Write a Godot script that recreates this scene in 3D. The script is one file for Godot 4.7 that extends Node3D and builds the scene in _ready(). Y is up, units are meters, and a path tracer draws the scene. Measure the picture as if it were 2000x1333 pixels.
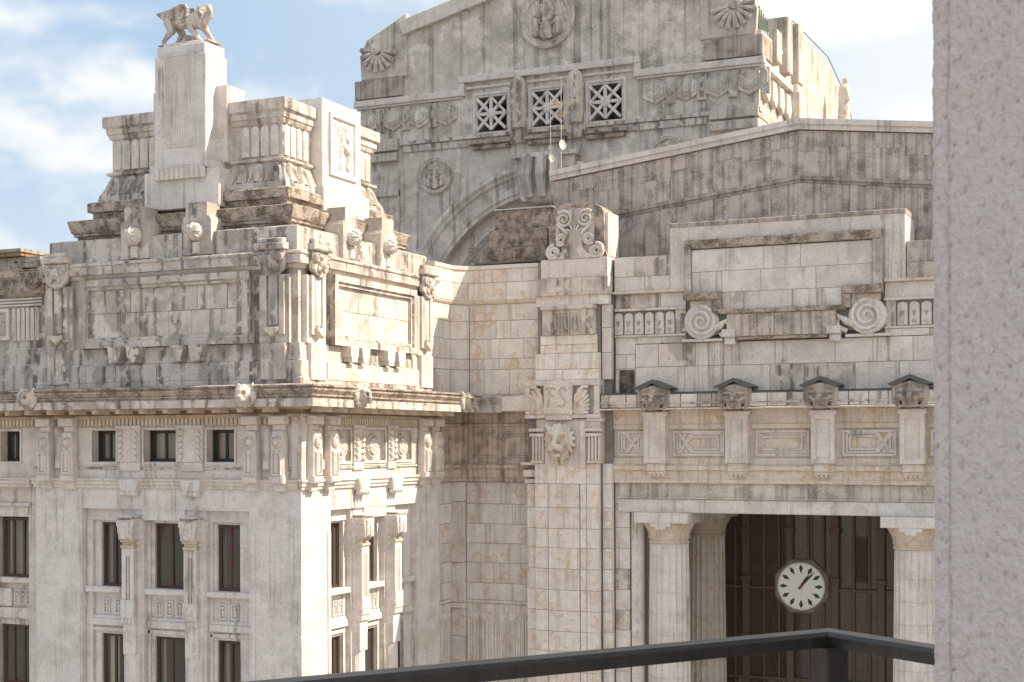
extends Node3D
# A railway station's side front seen from a hotel balcony across the square.
# World: the corner of the pavilion is the origin, x runs right along the fronts, y up, z towards the viewer, metres.

const EYE := Vector3(32.459, 22.0, 51.204)
var T := PackedVector3Array()
var M := {}
var taken := {}
var rng := RandomNumberGenerator.new()
var blocks := {}
const FRONT := Transform3D(Basis.IDENTITY, Vector3.ZERO)
var SIDE := Transform3D(Basis(Vector3(0, 0, -1), Vector3(0, 1, 0), Vector3(1, 0, 0)), Vector3.ZERO)

# ------------------------------------------------------------------ nodes
func numbered(called: String) -> String:
	var n: int = taken.get(called, 0)
	taken[called] = n + 1
	return called if n == 0 else "%s_%03d" % [called, n]

func tag(o: Node, label: String, category: String, group := "", kind := "") -> Node:
	if label: o.set_meta("label", label)
	if category: o.set_meta("category", category)
	if group: o.set_meta("group", group)
	if kind: o.set_meta("kind", kind)
	return o

func thing(called: String, label: String, category: String, at := Vector3.ZERO, group := "") -> Node3D:
	var o := Node3D.new()
	o.name = numbered(called)
	add_child(o)
	o.position = at
	tag(o, label, category, group)
	return o

func commit(smooth := false) -> ArrayMesh:
	var st := SurfaceTool.new()
	st.begin(Mesh.PRIMITIVE_TRIANGLES)
	st.set_smooth_group(0 if smooth else -1)
	for p in T: st.add_vertex(p)
	T = PackedVector3Array()
	if smooth: st.index()
	st.generate_normals()
	return st.commit()

func inst(mesh: Mesh, called: String, parent: Node, mat: Material, xf := Transform3D.IDENTITY) -> MeshInstance3D:
	var o := MeshInstance3D.new()
	o.name = called
	o.mesh = mesh
	o.material_override = mat
	o.transform = xf
	parent.add_child(o, true)
	return o

func part(called: String, parent: Node, mat: Material, xf := Transform3D.IDENTITY, smooth := false) -> MeshInstance3D:
	return inst(commit(smooth), called, parent, mat, xf)

func stuff(o: Node) -> Node:
	o.set_meta("kind", "stuff")
	return o

# ------------------------------------------------------------------ shapes (corners run anticlockwise seen from outside)
func tri(a: Vector3, b: Vector3, c: Vector3) -> void:
	T.append(a); T.append(c); T.append(b)

func quad(a: Vector3, b: Vector3, c: Vector3, d: Vector3) -> void:
	tri(a, b, c); tri(a, c, d)

func bx(x0: float, y0: float, z0: float, x1: float, y1: float, z1: float, b := 0.0) -> void:
	var lo := Vector3(minf(x0, x1), minf(y0, y1), minf(z0, z1))
	var hi := Vector3(maxf(x0, x1), maxf(y0, y1), maxf(z0, z1))
	if b <= 0.0:
		quad(Vector3(lo.x, lo.y, hi.z), Vector3(hi.x, lo.y, hi.z), hi, Vector3(lo.x, hi.y, hi.z))
		quad(Vector3(hi.x, lo.y, lo.z), lo, Vector3(lo.x, hi.y, lo.z), Vector3(hi.x, hi.y, lo.z))
		quad(Vector3(hi.x, lo.y, hi.z), Vector3(hi.x, lo.y, lo.z), Vector3(hi.x, hi.y, lo.z), hi)
		quad(lo, Vector3(lo.x, lo.y, hi.z), Vector3(lo.x, hi.y, hi.z), Vector3(lo.x, hi.y, lo.z))
		quad(Vector3(lo.x, hi.y, hi.z), hi, Vector3(hi.x, hi.y, lo.z), Vector3(lo.x, hi.y, lo.z))
		quad(lo, Vector3(hi.x, lo.y, lo.z), Vector3(hi.x, lo.y, hi.z), Vector3(lo.x, lo.y, hi.z))
		return
	b = minf(b, minf(hi.x - lo.x, minf(hi.y - lo.y, hi.z - lo.z)) * 0.45)
	# front face, its four chamfers, and the four sides (the back stays open inside the wall)
	var f := [Vector3(lo.x + b, lo.y + b, hi.z), Vector3(hi.x - b, lo.y + b, hi.z), Vector3(hi.x - b, hi.y - b, hi.z), Vector3(lo.x + b, hi.y - b, hi.z)]
	var m := [Vector3(lo.x, lo.y, hi.z - b), Vector3(hi.x, lo.y, hi.z - b), Vector3(hi.x, hi.y, hi.z - b), Vector3(lo.x, hi.y, hi.z - b)]
	var k := [lo, Vector3(hi.x, lo.y, lo.z), Vector3(hi.x, hi.y, lo.z), Vector3(lo.x, hi.y, lo.z)]
	quad(f[0], f[1], f[2], f[3])
	for i in 4:
		var j := (i + 1) % 4
		quad(m[i], m[j], f[j], f[i])
		quad(k[i], k[j], m[j], m[i])
	quad(k[1], k[0], k[3], k[2])

# a moulding: profile points (out, y) carried along a plan path (x, z) with mitred corners
func mould(path: Array, prof: Array, closed := false, caps := true) -> void:
	var n := path.size()
	var rows := []
	for j in n:
		var m := Vector2.ZERO
		var before := (path[j] - path[(j - 1 + n) % n] as Vector2).normalized() if closed or j > 0 else Vector2.ZERO
		var after := (path[(j + 1) % n] - path[j] as Vector2).normalized() if closed or j < n - 1 else Vector2.ZERO
		var n1 := Vector2(-before.y, before.x)
		var n2 := Vector2(-after.y, after.x)
		if before == Vector2.ZERO: m = n2
		elif after == Vector2.ZERO: m = n1
		else: m = (n1 + n2) / (1.0 + n1.dot(n2))
		var row := []
		for p in prof:
			var q: Vector2 = path[j] + m * p.x
			row.append(Vector3(q.x, p.y, q.y))
		rows.append(row)
	for j in (n if closed else n - 1):
		var a: Array = rows[j]
		var b: Array = rows[(j + 1) % n]
		for i in prof.size() - 1: quad(a[i], b[i], b[i + 1], a[i + 1])
	if caps and not closed:
		var poly := PackedVector2Array()
		for p in prof: poly.append(p)
		var idx := Geometry2D.triangulate_polygon(poly)
		for e in [0, n - 1]:
			for i in range(0, idx.size(), 3): tri(rows[e][idx[i]], rows[e][idx[i + 1]], rows[e][idx[i + 2]])

# a moulding round a rectangle on a wall: profile points (inset, w)
func framed(u0: float, v0: float, u1: float, v1: float, prof: Array) -> void:
	for i in prof.size() - 1:
		var p: Vector2 = prof[i]
		var q: Vector2 = prof[i + 1]
		var a := [Vector3(u0 + p.x, v0 + p.x, p.y), Vector3(u1 - p.x, v0 + p.x, p.y), Vector3(u1 - p.x, v1 - p.x, p.y), Vector3(u0 + p.x, v1 - p.x, p.y)]
		var b := [Vector3(u0 + q.x, v0 + q.x, q.y), Vector3(u1 - q.x, v0 + q.x, q.y), Vector3(u1 - q.x, v1 - q.x, q.y), Vector3(u0 + q.x, v1 - q.x, q.y)]
		for k in 4: quad(a[k], a[(k + 1) % 4], b[(k + 1) % 4], b[k])

func lathe(prof: Array, n: int, at := Vector3.ZERO, a0 := 0.0, a1 := TAU) -> void:
	for i in prof.size() - 1:
		var p: Vector2 = prof[i]
		var q: Vector2 = prof[i + 1]
		for k in n:
			var s := a0 + (a1 - a0) * k / n
			var e := a0 + (a1 - a0) * (k + 1) / n
			var ds := Vector3(sin(s), 0, cos(s))
			var de := Vector3(sin(e), 0, cos(e))
			quad(at + ds * p.x + Vector3.UP * p.y, at + de * p.x + Vector3.UP * p.y, at + de * q.x + Vector3.UP * q.y, at + ds * q.x + Vector3.UP * q.y)

# a disc-like lathe whose axis points out of the wall (w): profile (r, w)
func boss(prof: Array, n: int, cu: float, cv: float, cw := 0.0) -> void:
	for i in prof.size() - 1:
		var p: Vector2 = prof[i]
		var q: Vector2 = prof[i + 1]
		for k in n:
			var s := TAU * k / n
			var e := TAU * (k + 1) / n
			quad(Vector3(cu + cos(s) * p.x, cv + sin(s) * p.x, cw + p.y), Vector3(cu + cos(e) * p.x, cv + sin(e) * p.x, cw + p.y),
				Vector3(cu + cos(e) * q.x, cv + sin(e) * q.x, cw + q.y), Vector3(cu + cos(s) * q.x, cv + sin(s) * q.x, cw + q.y))

# a band along an arc in the wall plane: profile (r, w)
func archband(cu: float, cv: float, a0: float, a1: float, n: int, prof: Array) -> void:
	for i in prof.size() - 1:
		var p: Vector2 = prof[i]
		var q: Vector2 = prof[i + 1]
		for k in n:
			var s := lerpf(a0, a1, float(k) / n)
			var e := lerpf(a0, a1, float(k + 1) / n)
			quad(Vector3(cu + cos(s) * p.x, cv + sin(s) * p.x, p.y), Vector3(cu + cos(e) * p.x, cv + sin(e) * p.x, p.y),
				Vector3(cu + cos(e) * q.x, cv + sin(e) * q.x, q.y), Vector3(cu + cos(s) * q.x, cv + sin(s) * q.x, q.y))

# a flat outline with thickness and a chamfered face
func slab(poly: PackedVector2Array, w0: float, w1: float, b := 0.0) -> void:
	if Geometry2D.is_polygon_clockwise(poly): poly.reverse()
	var face := poly
	var wm := w1
	if b > 0.0:
		var inner := Geometry2D.offset_polygon(poly, -b)
		if inner.size() == 1 and inner[0].size() == poly.size():
			face = inner[0]
			if Geometry2D.is_polygon_clockwise(face): face.reverse()
			var best := 0
			for i in face.size():
				if face[i].distance_to(poly[0]) < face[best].distance_to(poly[0]): best = i
			var turned := PackedVector2Array()
			for i in face.size(): turned.append(face[(best + i) % face.size()])
			face = turned
			wm = w1 - b
	var idx := Geometry2D.triangulate_polygon(face)
	for i in range(0, idx.size(), 3):
		tri(Vector3(face[idx[i]].x, face[idx[i]].y, w1), Vector3(face[idx[i + 1]].x, face[idx[i + 1]].y, w1), Vector3(face[idx[i + 2]].x, face[idx[i + 2]].y, w1))
	var n := poly.size()
	for i in n:
		var j := (i + 1) % n
		var a := Vector3(poly[i].x, poly[i].y, wm)
		var c := Vector3(poly[j].x, poly[j].y, wm)
		quad(Vector3(a.x, a.y, w0), Vector3(c.x, c.y, w0), c, a)
		if wm < w1: quad(a, c, Vector3(face[j].x, face[j].y, w1), Vector3(face[i].x, face[i].y, w1))

func pv(a: Array) -> PackedVector2Array:
	var p := PackedVector2Array()
	for i in range(0, a.size(), 2): p.append(Vector2(a[i], a[i + 1]))
	return p

func tube(pts: Array, r: float, n := 6, r1 := -1.0) -> void:
	if r1 < 0.0: r1 = r
	var rings := []
	for i in pts.size():
		var d: Vector3 = (pts[mini(i + 1, pts.size() - 1)] - pts[maxi(i - 1, 0)]).normalized()
		var a := d.cross(Vector3(0.31, 0.9, 0.27)).normalized()
		var b := a.cross(d).normalized()
		var row := []
		var rr := lerpf(r, r1, float(i) / maxi(pts.size() - 1, 1))
		for k in n: row.append(pts[i] + (a * cos(TAU * k / n) + b * sin(TAU * k / n)) * rr)
		rings.append(row)
	for i in rings.size() - 1:
		for k in n: quad(rings[i][(k + 1) % n], rings[i][k], rings[i + 1][k], rings[i + 1][(k + 1) % n])
	for k in range(1, n - 1):
		tri(rings[0][0], rings[0][k], rings[0][k + 1])
		tri(rings[-1][0], rings[-1][k + 1], rings[-1][k])

# a carved surface: height over the wall from a function of (u, v)
func relief(u0: float, v0: float, u1: float, v1: float, nu: int, nv: int, w0: float, h: Callable) -> void:
	var g := []
	for j in nv + 1:
		var row := []
		for i in nu + 1:
			var u := lerpf(u0, u1, float(i) / nu)
			var v := lerpf(v0, v1, float(j) / nv)
			row.append(Vector3(u, v, w0 + h.call(u, v)))
		g.append(row)
	for j in nv:
		for i in nu: quad(g[j][i], g[j][i + 1], g[j + 1][i + 1], g[j + 1][i])

# low relief from rounded limbs: each limb (x0, y0, x1, y1, r0, r1, height)
func limbs(x: float, y: float, list: Array) -> float:
	var best := 0.0
	var p := Vector2(x, y)
	for b in list:
		var a := Vector2(b[0], b[1])
		var ab := Vector2(b[2], b[3]) - a
		var t := clampf((p - a).dot(ab) / maxf(ab.length_squared(), 1e-6), 0.0, 1.0)
		var d := p.distance_to(a + ab * t) / lerpf(b[4], b[5], t)
		if d < 1.0: best = maxf(best, b[6] * sqrt(1.0 - d * d))
	return best

# carved bodies: bones [a, b, ra, rb] joined by a smooth minimum, hollows [c, r] cut out; meshed as surface nets
func carve(bones: Array, hollows: Array, cell: float, k := 0.06, rough := 0.0) -> void:
	var lo := Vector3(1e9, 1e9, 1e9)
	var hi := -lo
	for b in bones:
		var r: float = maxf(b[2], b[3]) + cell * 2.0
		for p in [b[0], b[1]]:
			lo = lo.min(p - Vector3(r, r, r))
			hi = hi.max(p + Vector3(r, r, r))
	var n := Vector3i(((hi - lo) / cell).ceil()) + Vector3i.ONE
	var val := PackedFloat32Array()
	val.resize(n.x * n.y * n.z)
	var noise := FastNoiseLite.new()
	noise.frequency = 1.0
	noise.seed = 5
	var at := 0
	for z in n.z:
		for y in n.y:
			for x in n.x:
				var p := lo + Vector3(x, y, z) * cell
				var d := 1e9
				for b in bones:
					var ba: Vector3 = b[1] - b[0]
					var l := ba.length_squared()
					var t := clampf((p - b[0]).dot(ba) / l, 0.0, 1.0) if l > 1e-9 else 0.0
					var e: float = (p - (b[0] + ba * t)).length() - lerpf(b[2], b[3], t)
					if e - d > k: continue
					var hh := clampf(0.5 + 0.5 * (d - e) / k, 0.0, 1.0)
					d = lerpf(d, e, hh) - k * hh * (1.0 - hh)
				for c in hollows: d = maxf(d, c[1] - (p - c[0]).length())
				if rough > 0.0 and absf(d) < cell * 3.0: d += noise.get_noise_3dv(p / (cell * 4.0)) * rough
				val[at] = d
				at += 1
	var vid := {}
	var vs: Array[Vector3] = []
	for z in n.z - 1:
		for y in n.y - 1:
			for x in n.x - 1:
				var s := Vector3.ZERO
				var c := 0
				var q := PackedFloat32Array()
				for i in 8: q.append(val[(x + (i & 1)) + n.x * ((y + ((i >> 1) & 1)) + n.y * (z + (i >> 2)))])
				for e in [[0, 1], [2, 3], [4, 5], [6, 7], [0, 2], [1, 3], [4, 6], [5, 7], [0, 4], [1, 5], [2, 6], [3, 7]]:
					var a := q[e[0]]
					var b := q[e[1]]
					if (a < 0.0) == (b < 0.0): continue
					var pa := Vector3(e[0] & 1, (e[0] >> 1) & 1, e[0] >> 2)
					var pb := Vector3(e[1] & 1, (e[1] >> 1) & 1, e[1] >> 2)
					s += pa.lerp(pb, a / (a - b))
					c += 1
				if c > 0:
					vid[x + n.x * (y + n.y * z)] = vs.size()
					vs.append(lo + (Vector3(x, y, z) + s / c) * cell)
	for z in range(1, n.z - 1):
		for y in range(1, n.y - 1):
			for x in range(1, n.x - 1):
				var i := x + n.x * (y + n.y * z)
				var inside := val[i] < 0.0
				for ax in 3:
					var step: int = [1, n.x, n.x * n.y][ax]
					if (val[i + step] < 0.0) == inside: continue
					var o1: int = [n.x, n.x * n.y, 1][ax]
					var o2: int = [n.x * n.y, 1, n.x][ax]
					var a := vs[vid[i - o1 - o2]]
					var b := vs[vid[i - o2]]
					var c := vs[vid[i]]
					var d := vs[vid[i - o1]]
					if inside: quad(a, b, c, d)
					else: quad(a, d, c, b)

# ------------------------------------------------------------------ materials
func noise_map(cells: float, octaves: int, seed_: int, w := 1024, h := 1024) -> PackedByteArray:
	var n := FastNoiseLite.new()
	n.noise_type = FastNoiseLite.TYPE_SIMPLEX_SMOOTH
	n.frequency = cells / w
	n.fractal_octaves = octaves
	n.seed = seed_
	var img := n.get_seamless_image(w, h, false, false, 0.1, true)
	img.convert(Image.FORMAT_L8)
	if h != w: img.resize(w, w, Image.INTERPOLATE_CUBIC)
	return img.get_data()

func sst(a: float, b: float, x: float) -> float:
	var t := clampf((x - a) / (b - a), 0.0, 1.0)
	return t * t * (3.0 - 2.0 * t)

func stone(tex: Texture2D, tint: Color, off := 0.0, bump := 0.0, per := 24.0, rough := 0.92) -> StandardMaterial3D:
	var m := StandardMaterial3D.new()
	m.albedo_texture = tex
	m.albedo_color = tint.linear_to_srgb()
	m.roughness = rough
	m.uv1_triplanar = true
	m.uv1_world_triplanar = true
	m.uv1_triplanar_sharpness = 6.0
	m.uv1_scale = Vector3.ONE / per
	m.uv1_offset = Vector3(off, off * 0.37, off * 0.71)
	if bump > 0.0:
		m.heightmap_enabled = true
		m.heightmap_texture = M.bump_tex
		m.heightmap_scale = bump
	return m

func plain(c: Color, rough := 0.6, metal := 0.0) -> StandardMaterial3D:
	var m := StandardMaterial3D.new()
	m.albedo_color = c.linear_to_srgb()
	m.roughness = rough
	m.metallic = metal
	return m

func make_materials() -> void:
	var w := 1024
	var big := noise_map(5, 3, 11)
	var mid := noise_map(26, 5, 23)
	var fin := noise_map(150, 3, 37)
	var blot := noise_map(11, 5, 67)
	var runs := noise_map(150, 3, 41, 1024, 32)
	var wide := noise_map(36, 2, 53, 1024, 20)
	var names := ["fair", "streak", "lichen", "patchy", "ochre", "crust"]
	var imgs := {}
	for nm in names:
		var b := PackedByteArray()
		b.resize(w * w * 3)
		imgs[nm] = b
	for i in w * w:
		var g := big[i] / 255.0
		var m := mid[i] / 255.0
		var f := fin[i] / 255.0
		var r := runs[i] / 255.0
		var d := wide[i] / 255.0
		var bl := blot[i] / 255.0
		var j := (i * 7 + 331 * w) % (w * w)
		var g2 := big[j] / 255.0
		var m2 := mid[j] / 255.0
		var grain := (f - 0.5) * 0.12 + (m - 0.5) * 0.12
		var o := i * 3
		# fair: nearly clean limestone with faint runs of dirt
		var s := sst(0.50, 0.85, r * 0.5 + d * 0.5) * sst(0.38, 0.62, g) * 0.20 + sst(0.55, 0.75, m2) * 0.05 + sst(0.52, 0.66, bl) * 0.045 + sst(0.62, 0.82, d) * sst(0.45, 0.6, g2) * 0.07
		var v := 0.93 + grain * 0.7 - s
		imgs.fair[o] = int(clampf(v, 0, 1) * 255); imgs.fair[o + 1] = int(clampf(v - s * 0.05, 0, 1) * 255); imgs.fair[o + 2] = int(clampf(v - s * 0.18, 0, 1) * 255)
		# streak: grey limestone with black runs and spots
		s = sst(0.42, 0.80, d * 0.75 + r * 0.25) * sst(0.28, 0.55, g2)
		var spots := sst(0.64, 0.76, m * 0.4 + f * 0.6) * sst(0.48, 0.62, m2 * 0.6 + g * 0.4)
		v = (0.88 + grain + (g - 0.5) * 0.14) * (1.0 - 0.42 * s) * (1.0 - 0.34 * spots) * (1.0 - 0.14 * sst(0.5, 0.66, bl))
		imgs.streak[o] = int(clampf(v, 0, 1) * 255); imgs.streak[o + 1] = int(clampf(v * 0.985, 0, 1) * 255); imgs.streak[o + 2] = int(clampf(v * 0.965, 0, 1) * 255)
		# lichen: ledges crusted black and brown
		s = sst(0.40, 0.64, m * 0.28 + f * 0.42 + bl * 0.30)
		var pale := sst(0.60, 0.70, m2)
		v = lerpf(0.82 + grain, 0.34 + grain * 0.8, s * 0.85) + pale * 0.08
		imgs.lichen[o] = int(clampf(v * 1.02, 0, 1) * 255); imgs.lichen[o + 1] = int(clampf(v * 0.97, 0, 1) * 255); imgs.lichen[o + 2] = int(clampf(v * (0.935 - 0.04 * s), 0, 1) * 255)
		# patchy: old render with paler repairs, stains and runs
		var rep := sst(0.57, 0.63, g * 0.65 + m * 0.35) * 0.06
		var stain := sst(0.46, 0.78, m2 * 0.4 + bl * 0.6) * 0.14
		s = sst(0.45, 0.85, d * 0.7 + r * 0.3) * 0.20
		v = 0.80 + rep - stain - s + grain * 0.9
		imgs.patchy[o] = int(clampf(v, 0, 1) * 255); imgs.patchy[o + 1] = int(clampf(v * 0.98 - stain * 0.02, 0, 1) * 255); imgs.patchy[o + 2] = int(clampf(v * 0.955 - stain * 0.08, 0, 1) * 255)
		# ochre: warm stone with rusty blotches
		var rb := bl * 0.75 + m * 0.25
		var rust := (sst(0.58, 0.63, rb) * 0.12 + sst(0.57, 0.605, rb) * sst(0.66, 0.625, rb) * 0.34) * (0.6 + 0.5 * f)
		s = sst(0.45, 0.85, r * 0.4 + d * 0.6) * 0.12
		v = 0.91 + grain * 0.8 - s
		imgs.ochre[o] = int(clampf(lerpf(v, 0.78, rust), 0, 1) * 255); imgs.ochre[o + 1] = int(clampf(lerpf(v - s * 0.1, 0.62, rust), 0, 1) * 255); imgs.ochre[o + 2] = int(clampf(lerpf(v - s * 0.3, 0.45, rust), 0, 1) * 255)
		# crust: sheltered stone half covered in a dark skin
		s = sst(0.44, 0.66, m * 0.26 + f * 0.34 + bl * 0.30 + r * 0.10)
		var s2 := sst(0.4, 0.8, d) * 0.14
		v = lerpf(0.86, 0.62, s) - s2 + grain * 0.9
		imgs.crust[o] = int(clampf(v, 0, 1) * 255); imgs.crust[o + 1] = int(clampf(v * 0.965, 0, 1) * 255); imgs.crust[o + 2] = int(clampf(v * 0.94, 0, 1) * 255)
	var tex := {}
	for nm in names:
		var img := Image.create_from_data(w, w, false, Image.FORMAT_RGB8, imgs[nm])
		img.generate_mipmaps()
		tex[nm] = ImageTexture.create_from_image(img)
	var hb := PackedByteArray()
	hb.resize(w * w)
	for i in w * w: hb[i] = int(clampf(mid[i] * 0.45 + fin[i] * 0.55, 0, 255))
	M.bump_tex = ImageTexture.create_from_image(Image.create_from_data(w, w, false, Image.FORMAT_L8, hb))
	M.fair = stone(tex.fair, Color(0.785, 0.742, 0.735), 0.0, 3.0)
	M.fair2 = stone(tex.fair, Color(0.775, 0.715, 0.685), 0.43, 3.0)
	M.streak = stone(tex.streak, Color(0.74, 0.695, 0.68), 0.2, 4.0)
	M.streak2 = stone(tex.streak, Color(0.785, 0.73, 0.705), 0.61, 4.0)
	M.lichen = stone(tex.lichen, Color(0.74, 0.69, 0.665), 0.1, 6.0, 12.0)
	M.patchy = stone(tex.patchy, Color(0.93, 0.89, 0.87), 0.0, 4.0, 30.0)
	M.hallstone = stone(tex.patchy, Color(0.90, 0.86, 0.84), 0.37, 4.0, 22.0)
	M.ochre = stone(tex.ochre, Color(0.82, 0.765, 0.715), 0.0, 3.0)
	M.crust = stone(tex.crust, Color(0.66, 0.615, 0.595), 0.0, 5.0, 16.0)
	M.tan = stone(tex.ochre, Color(0.76, 0.685, 0.61), 0.3, 3.0)
	M.stain_shade = stone(tex.ochre, Color(0.60, 0.49, 0.385), 0.7, 3.0)  # brown stain, with the warm shade under the cornice put into the tint
	M.grime = stone(tex.crust, Color(0.80, 0.73, 0.67), 0.4, 4.0, 11.0)
	M.black = stone(tex.lichen, Color(0.297, 0.270, 0.256), 0.5, 6.0, 7.0)
	M.mortar = stone(tex.fair, Color(0.297, 0.270, 0.256), 0.5)
	M.blocks_recess = []
	M.blocks_pier = []
	M.blocks_gable = []
	M.blocks_crust = []
	M.blocks_dark = []
	for k in 5:
		var q: float = [1.0, 0.95, 1.03, 0.97, 0.92][k]
		var o := 0.17 * k + 0.05
		M.blocks_recess.append(stone(tex.ochre, Color(0.83, 0.785, 0.76) * q, o, 3.0))
		M.blocks_pier.append(stone(tex.ochre, Color(0.88, 0.84, 0.815) * minf(q + 0.04, 1.06), o, 3.0, 16.0))
		M.blocks_gable.append(stone(tex.streak if k == 4 else tex.fair, Color(0.80, 0.745, 0.72) * [1.0, 0.93, 1.04, 0.97, 0.98][k], o, 3.0))
		M.blocks_crust.append(stone(tex.crust, Color(0.82, 0.775, 0.755) * q, o, 5.0, 14.0))
		M.blocks_dark.append(stone(tex.lichen, Color(0.66, 0.61, 0.58) * q, o, 6.0, 9.0))
	M.wood = plain(Color(0.075, 0.034, 0.026), 0.45)
	M.iron = plain(Color(0.020, 0.019, 0.018), 0.5)
	M.room = plain(Color(0.17, 0.145, 0.12), 0.9)  # wall colour lowered to carry the darkness of the unlit rooms
	M.blind = plain(Color(0.34, 0.28, 0.22), 0.8)
	M.sheer = plain(Color(0.48, 0.46, 0.41), 0.9)
	M.curtain = plain(Color(0.26, 0.24, 0.19), 0.85)
	M.pane = plain(Color(0.42, 0.45, 0.43), 0.03)
	M.pane.transparency = BaseMaterial3D.TRANSPARENCY_ALPHA
	M.pane.albedo_color.a = 0.10
	M.pane_shade = plain(Color(0.17, 0.12, 0.085), 0.06)  # deep shade of the portico interior put into the brown glass colour
	M.pane_shade.transparency = BaseMaterial3D.TRANSPARENCY_ALPHA
	M.pane_shade.albedo_color.a = 0.4
	M.lead = plain(Color(0.095, 0.098, 0.098), 0.6, 0.1)
	M.steel = plain(Color(0.42, 0.42, 0.41), 0.45, 0.6)
	M.brass = plain(Color(0.33, 0.28, 0.21), 0.6, 0.2)
	M.dish = plain(Color(0.50, 0.48, 0.45), 0.6)
	M.enamel = plain(Color(0.52, 0.53, 0.485), 0.3)
	M.clockink = plain(Color(0.012, 0.014, 0.012), 0.5)
	M.red = plain(Color(0.28, 0.03, 0.02), 0.5)
	M.clockrim = plain(Color(0.12, 0.10, 0.095), 0.5, 0.1)
	M.bronze = plain(Color(0.16, 0.115, 0.082), 0.5, 0.1)
	M.rail = stone(tex.crust, Color(0.040, 0.038, 0.038), 0.2, 0.0, 0.9, 0.42)
	M.copper = stone(tex.crust, Color(0.26, 0.42, 0.36), 0.2, 0.0, 9.0)
	M.ground = stone(tex.patchy, Color(0.52, 0.50, 0.47), 0.2, 3.0, 18.0)
	M.slab = stone(tex.fair, Color(0.45, 0.43, 0.41), 0.1, 2.0, 4.0)
	M.roofpaint = stone(tex.patchy, Color(0.62, 0.60, 0.55), 0.3, 2.0, 9.0)
	M.brickpaint = stone(tex.patchy, Color(0.55, 0.36, 0.24), 0.1, 0.0, 9.0)
	# balcony plaster: sandy float finish with pits
	var sw := 512
	var sg := noise_map(46, 2, 91, sw, sw)
	var sp := noise_map(14, 4, 95, sw, sw)
	var col := PackedByteArray()
	col.resize(sw * sw * 3)
	var hgt := PackedByteArray()
	hgt.resize(sw * sw)
	for i in sw * sw:
		var a := sg[i] / 255.0
		var c := sp[i] / 255.0
		var pit := sst(0.80, 0.90, a) * sst(0.5, 0.7, c)
		var v := 0.88 + (a - 0.5) * 0.05 + (c - 0.5) * 0.07 - pit * 0.12
		col[i * 3] = int(clampf(v, 0, 1) * 255); col[i * 3 + 1] = int(clampf(v * 0.985, 0, 1) * 255); col[i * 3 + 2] = int(clampf(v * 0.98, 0, 1) * 255)
		hgt[i] = int(clampf(0.5 + (c - 0.5) * 0.35 + (a - 0.5) * 0.55 - pit * 0.3, 0, 1) * 255)
	var pm := StandardMaterial3D.new()
	pm.albedo_texture = ImageTexture.create_from_image(Image.create_from_data(sw, sw, false, Image.FORMAT_RGB8, col))
	pm.albedo_color = Color(0.72, 0.675, 0.67).linear_to_srgb()
	pm.roughness = 0.95
	pm.uv1_triplanar = true
	pm.uv1_world_triplanar = true
	pm.uv1_scale = Vector3.ONE * 2.2
	pm.heightmap_enabled = true
	pm.heightmap_texture = ImageTexture.create_from_image(Image.create_from_data(sw, sw, false, Image.FORMAT_L8, hgt))
	pm.heightmap_scale = 0.7
	M.plaster = pm

# ------------------------------------------------------------------ sky, sun, lens
const SUN := Vector3(1.0, 1.0, -0.385)

func make_sky() -> ImageTexture:
	var w := 1536
	var h := 768
	var n := FastNoiseLite.new()
	n.noise_type = FastNoiseLite.TYPE_SIMPLEX_SMOOTH
	n.fractal_octaves = 5
	n.frequency = 1.0
	n.seed = 77
	n.domain_warp_enabled = true
	n.domain_warp_amplitude = 0.35
	n.domain_warp_frequency = 1.6
	n.domain_warp_fractal_octaves = 3
	var img := Image.create(w, h, false, Image.FORMAT_RGBF)
	img.fill(Color(0.22, 0.21, 0.19))
	var to_sun := SUN.normalized()
	for y in h / 2 + 8:
		var th := PI * (y + 0.5) / h
		var up := cos(th)
		var el := maxf(up, 0.0)
		for x in w:
			var ph := TAU * (x + 0.5) / w
			var d := Vector3(sin(ph) * sin(th), up, -cos(ph) * sin(th))
			var near := clampf(0.5 + 0.5 * d.dot(to_sun), 0.0, 1.0)
			var haze := exp(-el * 7.0)
			var c := Color(0.094, 0.145, 0.208).lerp(Color(0.298, 0.290, 0.270), clampf(haze * 0.80 + sst(0.46, 0.76, near) * 0.72, 0.0, 1.0))
			var p := d * Vector3(4.2, 15.0, 4.2)
			var a := n.get_noise_3dv(p) * 0.5 + 0.5
			var lump := sst(0.44, 0.78, a + 0.16 * haze + 0.10 * sst(0.46, 0.72, near) - 0.03)
			c = c.lerp(Color(0.312, 0.300, 0.276), lump * 0.72)
			img.set_pixel(x, y, c)
	return ImageTexture.create_from_image(img)

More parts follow.
